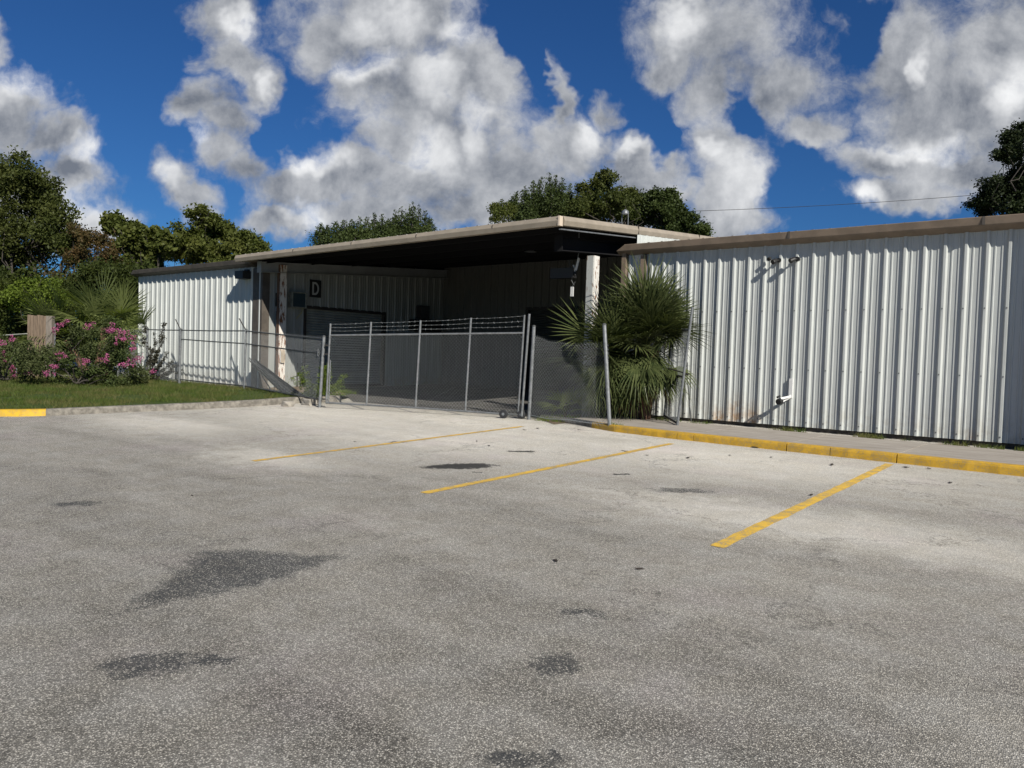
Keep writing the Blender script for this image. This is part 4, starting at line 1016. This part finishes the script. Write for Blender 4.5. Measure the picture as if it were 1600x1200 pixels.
def palm(name, label, base, stems, fronds, mat_, seed, fr_r=.62, dead=0, group=None, cat='palm', nb=34, wb=.016):
    """fronds: (azimuth deg, elevation deg, petiole length, stem index[, fan length])"""
    q = np.random.default_rng(seed); e = empty(name, tuple(base), label, cat, group); base = np.array(base)
    mt = MB()
    for (tx, ty, tz, r) in stems: mt.tube([base+[tx*.2, ty*.2, -.1], base+[tx*.6, ty*.6, tz*.5], base+[tx, ty, tz]], [r*1.25, r, r*1.1], 9)
    tr_ = mt.build('trunk', mat('palm_trunk_bark', (.17,.09,.055), .9, var=.6, vscale=14, bump=.8), e)
    V = []; st = MB(); D_ = []
    for f in fronds:
        az, el, pl, si = f[:4]; L = f[4] if len(f) > 4 else fr_r*q.uniform(.85, 1.15); az, el = R_(az), R_(el)
        crown = base+np.array(stems[si][:3])+q.normal(0, .03, 3)
        o_ = np.array([math.cos(az)*math.cos(el), math.sin(az)*math.cos(el), math.sin(el)])
        hub = crown+o_*pl+np.array([0, 0, -.12*pl*math.cos(el)]); mid = crown+o_*pl*.5+np.array([0, 0, .04])
        st.tube([crown, mid, hub], [.014, .010, .008], 5, cap=False)
        d = o_+np.array([0, 0, -.25]) + q.normal(0, .12, 3)
        n = np.array([-math.cos(az)*math.sin(el), -math.sin(az)*math.sin(el), math.cos(el)])+q.normal(0, .25, 3)
        fan(V, hub, d, n, L*(.90 if wb < .02 else 1), q, nb=nb, wb=wb, droop=.12 if el > .6 else (.3 if el > 0 else .6), spread=q.uniform(1.5, 2.1))
    st.build('petioles', L_palm, e); quads('fronds', np.array(V), mat_, e)
    if dead:
        for k in range(dead):
            az = q.uniform(0, 6.28); si = q.integers(len(stems)); crown = base+np.array(stems[si][:3])*[1, 1, .75]
            o_ = np.array([math.cos(az)*.35, math.sin(az)*.35, -.9]); hub = crown+o_*.35; fan(D_, hub, o_, np.array([math.cos(az), math.sin(az), .3]), .45, q, nb=16, spread=1.0, droop=.4)
        quads('dead_fronds', np.array(D_), L_dead, e)
    return e
q = np.random.default_rng(5); fr = []
for k in range(20): fr.append((q.uniform(0, 360), q.uniform(48, 88), q.uniform(.4, .95), 0, q.uniform(.9, 1.3)))
for k in range(14): fr.append((q.uniform(0, 360), q.uniform(15, 55), q.uniform(.4, .75), 0, q.uniform(.8, 1.0)))
for k in range(26): fr.append((q.uniform(150, 350), q.uniform(-75, 15), q.uniform(.4, .85), 0, q.uniform(.65, .9)))
for k in range(9): fr.append((q.uniform(90, 300), q.uniform(35, 85), q.uniform(.5, .95), 1, q.uniform(.8, 1.15)))
for k in range(13): fr.append((q.uniform(130, 300), q.uniform(-10, 60), q.uniform(.45, .95), 1, q.uniform(.65, 1.0)))
for k in range(22): fr.append((q.uniform(130, 340), q.uniform(-75, 0), q.uniform(.3, .7), 1, q.uniform(.55, .8)))
for k in range(9): fr.append((q.uniform(0, 360), q.uniform(35, 88), q.uniform(.35, .8), 2, q.uniform(.75, 1.15)))
for k in range(10): fr.append((q.uniform(0, 360), q.uniform(-60, 10), q.uniform(.3, .6), 2, q.uniform(.55, .75)))
palm('fan_palm', 'large shaggy fan palm growing in the corner between bay and right wall', (-7.50, 13.72, .44),
     [(-.02, -.02, 1.48, .09), (-.58, -.22, 1.12, .07), (.20, -.02, 1.40, .06)], fr, L_palm, 51, dead=14, nb=30, wb=.017)
palm('palm_seedling', 'low small fan palm seedling behind the sagging fence mesh', tuple(np.array(atZ(880, 655, .40))*[1, 1, 0]+[-.05, .15, .37]),
     [(0, 0, .16, .03)], [(20, 40, .35, 0, .42), (80, 60, .3, 0, .4), (150, 45, .35, 0, .42), (200, 25, .35, 0, .45), (260, 30, .3, 0, .42), (310, 30, .35, 0, .45), (350, 15, .4, 0, .42), (0, 70, .25, 0, .35)], L_palml, 53, nb=22)
q = np.random.default_rng(8); fr = []
for si, n_ in ((0, 13), (1, 11), (2, 9)):
    for k in range(n_): fr.append((q.uniform(180, 400), q.uniform(-5, 85), q.uniform(.7, 1.2), si, q.uniform(1.0, 1.45)))
bL = atD(150, 560, 26.5); bL[2] = .5
kx = RGT*[1, 1, 0]
palm('palmetto_clump', 'wide palmetto clump with arching pale fans behind the pink flowering shrub', tuple(bL),
     [tuple(kx[:2]*.3)+(1.7, .14), tuple(kx[:2]*-1.0)+(1.2, .12), tuple(kx[:2]*1.0)+(1.3, .12)], fr, L_palml, 57, nb=30, wb=.026)

# ---- flowering shrub with pink blossom clusters
def shrub(name, label, cat, blobs_px, depth, base_px, leafm, nleaf, lsize, seed, flowers=(), per=16, rc=.2, stem_r=.018, nst=16, base_z=.5, group=None, shell=.3):
    q = np.random.default_rng(seed); bl = []
    for (u, v, rx, rz) in blobs_px:
        dd = q.uniform(-.5, .5); c = atD(u, v, depth+dd); k = (depth+dd)/F; bl.append((c, (rx*k, max(.25, rx*k*.8), rz*k)))
    base = atD(base_px[0], base_px[1], depth); base[2] = base_z
    e = empty(name, tuple(base), label, cat, group); mb = MB()
    for k in range(nst):
        c, r = bl[k % len(bl)]; v = q.normal(0, 1, 3); v /= np.linalg.norm(v); tip = c+v*np.array(r)*.9
        P = limb(mb, base+q.normal(0, .08, 3)*[1, 1, 0], tip, stem_r, .004, q, 5, .05)
    mb.build('stems', M_bark, e)
    cl = clumps(bl, per, rc, seed+2, shell); leaves('foliage', cl, nleaf, lsize, leafm, e, seed=seed+3, aspect=.5)
    for (u, v, r) in flowers:
        dd = q.uniform(-1.1, -.5); c = atD(u, v, depth+dd); k = (depth+dd)/F
        cc = np.array([(*(c+q.normal(0, 1, 3)*r*k*.5), r*k*.5) for _ in range(7)])
        leaves('blossom', cc, 110, .018, L_pink, e, aspect=.8, seed=int(u*7+v))
    return e
shrub('crepe_myrtle', 'sprawling shrub with pink blossom clusters on the left lawn', 'shrub',
      [(120,535,34,26),(165,545,40,34),(90,560,44,32),(140,580,50,24),(195,570,36,34),(210,595,24,16),(60,585,40,20),(110,600,40,12),(45,560,34,26),(150,515,26,16),(185,525,30,22)], 21.5, (125, 600), L_myrt, 15000, .036, 61,
      flowers=[(99,505,7),(87,513,6),(141,509,6),(176,513,8),(186,520,7),(171,518,6),(199,526,10),(193,530,6),(208,540,6),(97,554,7),(165,558,7),(136,566,6),(85,574,6),(74,585,6),(193,572,6),(215,562,9),(207,566,6),(182,535,4)], per=20, rc=.26)
shrub('crepe_myrtle', 'low pink flowered shrub at the far left edge of the lawn', 'shrub', [(5,540,24,26),(20,560,26,22),(-20,560,30,40),(0,575,26,16)], 22.5, (5, 595), L_myrt, 3600, .036, 63,
      flowers=[(2,537,7),(3,556,6),(18,530,5),(19,583,7),(44,582,7),(20,574,4)], per=18, rc=.25)
# dusky shrub silhouetted on the white wall, long bare sprays
def sprays():
    q = np.random.default_rng(71); dpt = 24.3; base = atD(232, 606, dpt); base[2] = .46
    e = empty('dusky_shrub', tuple(base), 'thin dark leaved shrub with arching sprays against left white wall', 'shrub'); mb = MB(); cl = []
    for (u, v) in [(258,504),(256,526),(246,548),(262,551),(272,562),(278,570),(268,580),(250,590),(240,520),(236,560),(262,592),(232,540),(285,576),(228,510),(245,575)]:
        tip = atD(u, v, dpt+q.uniform(-.4, .3)); P = limb(mb, base, tip, .014, .004, q, 6, .03)
        P = np.array(P)
        for i in range(26):
            t = q.uniform(.45, 1); j = min(5, int(t*6)); f_ = t*6-j; p = P[j]*(1-f_)+P[min(6, j+1)]*f_; cl.append((*p, .07))
    mb.build('stems', M_bark, e); leaves('foliage', np.array(cl), 2600, .034, L_dusk, e, seed=72)
    leaves('blossom', np.array([(*atD(240, 579, dpt-.3), .10), (*atD(236, 582, dpt-.3), .08)]), 160, .018, L_pink, e, aspect=.8, seed=73)
sprays()
# weeds behind the gate post
def weed(name, label, c, r, n, seed, size=.035):
    e = empty(name, (c[0], c[1], c[2]), label, 'weed'); q = np.random.default_rng(seed); mb = MB(); cl = []
    for k in range(14):
        tip = np.array(c)+q.normal(0, 1, 3)*r*.55; tip[2] = c[2]+abs(q.normal(.5, .3))*r*1.5; mb.tube([c, (np.array(c)+tip)/2+[0, 0, .06], tip], [.006, .004, .002], 4, cap=False)
        for t in (.4, .6, .8, 1): cl.append((*(np.array(c)*(1-t)+tip*t), .09))
    mb.build('stems', L_weed, e); leaves('foliage', np.array(cl), n, size, L_weed, e, seed=seed, aspect=.35)
c = atZ(478, 624, .46); weed('weed', 'bushy yellow green weed clump left of the leaning gate post', (c[0], c[1]+.3, .46), .55, 2200, 81)
c = atZ(494, 622, .46); weed('weed', 'taller yellow green weed directly behind the leaning gate post', (c[0]-.15, c[1]+.4, .46), .45, 1500, 82)
c = atZ(958, 668, .36); weed('weed', 'tiny weed tuft at the foot of the right leaning post', (-7.12, 11.98, .36), .12, 160, 83, .016)

# ---- grass: blades in tufts, one stuff object
def blades(name, pts, h, w_, material, seed, kind='stuff', cat='grass', label=None):
    q = np.random.default_rng(seed); n = len(pts); az = q.uniform(0, 6.283, n); hh = h*q.uniform(.5, 1.4, n); ln = hh*q.uniform(.2, .9, n); bz = az+q.uniform(-1.2, 1.2, n)
    a = np.stack([np.cos(az), np.sin(az), np.zeros(n)], 1)*w_; b = np.stack([np.cos(bz)*ln, np.sin(bz)*ln, hh], 1); pts = np.asarray(pts)
    V = np.empty((n, 4, 3)); V[:, 0] = pts-a; V[:, 1] = pts+a; V[:, 2] = pts+b+a*.15; V[:, 3] = pts+b*[.98, .98, 1]-a*.15
    o = quads(name, V.reshape(-1, 3), material); return tag(o, label, cat, kind=kind)
q = np.random.default_rng(91); pts = []
from mathutils.geometry import intersect_point_line
poly = [(x, y) for x, y in isl if x > -40]+[(-15.6,12.6),(-19,12.4),(-23,12.5),(-26.5,12.6),(-34,14.5),(-40,14.5),(-40,5)]
def inside(x, y, P):
    c_ = False; n_ = len(P)
    for i in range(n_):
        x1, y1 = P[i]; x2, y2 = P[i-1]
        if (y1 > y) != (y2 > y) and x < (x2-x1)*(y-y1)/(y2-y1)+x1: c_ = not c_
    return c_
from mathutils import noise as mn
while len(pts) < 90000:
    xs = q.uniform(-40, -15.2, 4000); ys = q.uniform(4.9, 14.5, 4000)
    for x, y in zip(xs, ys):
        if not inside(x, y, poly): continue
        bare = mn.noise(Vector((x*.9, y*.9, 3)))+max(0, (x+21)*.10)*(1 if y > 11.0 else .35)
        if bare > .30 and q.uniform() < .9: continue
        pts.append((x, y, isz(x, y)-.005))
blades('grass', pts, .075, .0065, L_grass, 92, label='short mown green grass covering the left lawn')
pts = []
for k in range(900):
    x = q.uniform(-8.4, -.9); y = q.choice([q.uniform(14.25, 14.55), q.uniform(13.75, 14.1)]); 
    if mn.noise(Vector((x*2.2, 0, 7))) < .05: continue
    for j in range(5): pts.append((x+q.normal(0, .02), y+q.normal(0, .02), vergez(x, y)-.005))
blades('weeds', pts, .07, .006, L_grass, 94, label='patchy weeds along the foot of the right wall')
pts = []
for k in range(500):
    x = q.uniform(-9.2, -8.5); y = q.uniform(12.3, 13.2); pts.append((x, y, lotz(x, y)))
for k in range(500):
    t = q.uniform(0, 1); x = -18.9+3.2*t; y = 13.2+.8*(1-t); pts.append((x, y, isz(x, y)))
blades('weeds', pts, .09, .006, L_weed, 95, label='loose weeds along the edges of the loading drive')

# ---- timber panel, distant fence posts, power line
p0 = atD(42, 588, 25); p1 = atD(82, 588, 25); base = (p0+p1)/2; base[2] = .45
e = empty('timber_panel', tuple(base), 'short upright panel of brown weathered boards beyond the shrub', 'fence panel')
ax = (p1-p0)*[1, 1, 0]; Lp = np.linalg.norm(ax); ax /= Lp; nx = np.array([-ax[1], ax[0], 0]); zt = 2.50
for k in range(6):
    a_ = np.array([p0[0], p0[1], .4])+ax*(Lp*.74*k/6); MB().obox(a_+nx*(.004*(k % 2)), ax*(Lp*.74/6-.008), nx*.025, (0, 0, zt-.4-.012*(k % 3))).build('board', M_wood, e)
MB().obox(np.array([p0[0], p0[1], .4])+ax*Lp*.76-nx*.06, ax*Lp*.24, nx*.16, (0, 0, zt-.42)).build('corner_post', mat('grey_weathered_timber', (.21,.18,.15), .9, var=.35, vscale=6, stretch=(6,6,.5)), e)
FF = empty('wire_fence', tuple(atD(20, 585, 27)), 'distant low wire fence with thin pale posts left of the timber panel', 'fence')
ra = atD(-30, 526, 27); rb = atD(43, 521.5, 25.3)
MB().tube([ra, rb], .02, 6).build('rail', mat('pale_pipe', (.42,.42,.36), .6), FF)
rc_ = atD(-10, 536, 26.5); rd = atD(22, 536, 26); MB().tube([rc_, rd], .015, 6).build('rail', M_beige, FF)
for (u, v) in ((26, 543), (86, 506), (-8, 540)):
    t_ = atD(u, v, 25.0); MB().tube([(t_[0], t_[1], .4), tuple(t_)], .022, 6).build('post', M_galv, FF)
a_ = atD(1040, 331, 46); b_ = atD(1700, 288, 46); mb = MB(); N = 24
mb.tube([a_+(b_-a_)*t-np.array([0, 0, 1.0*t*(1-t)]) for t in np.linspace(-.2, 1, N)], .014, 4, cap=False)
tag(mb.build('power_line', M_dark), 'single dark overhead wire crossing the sky above right roof', 'power line')

# ---- small dead leaves and scraps on the lot
proto = None; q = np.random.default_rng(101)
for i, (u, v) in enumerate([(868,877),(1268,774),(1300,727),(1205,715),(1140,712),(1485,755),(1530,759),(764,697),(745,690),(1000,890),(555,691),(1010,712),(1075,716),(820,672),(840,670),(1375,720),(1415,731),(1452,733),(1180,700),(905,672),(300,775)]):
    r = ray(u, v); t = 1.6/(-(r[2])+.02727*r[1]-.003*r[0]); P = EYE+r*t
    if proto is None:
        mb = MB(); pr = [(-.05,0,.004),(-.02,.018,.012),(.03,.016,.006),(.055,0,.014),(.02,-.018,.004),(-.025,-.016,.010)]
        mb.v = pr+[(x, y, z+.002) for x, y, z in pr]; mb.f = [(0,5,4,3,2,1),(6,7,8,9,10,11)]+[(k, (k+1) % 6, (k+1) % 6+6, k+6) for k in range(6)]
        o = mb.build('dead_leaf', mat('dead_leaf_brown', (.035,.025,.018), .9)); proto = o
    else: o = proto.copy(); C.objects.link(o)
    o.location = (P[0], P[1], P[2]+.002); o.rotation_euler = (0, 0, q.uniform(0, 6)); s_ = q.uniform(.5, 1.25); o.scale = (s_, s_, s_)
    tag(o, 'small dark curled dead leaf lying on the asphalt', 'leaf', 'dead leaves scattered on the lot')
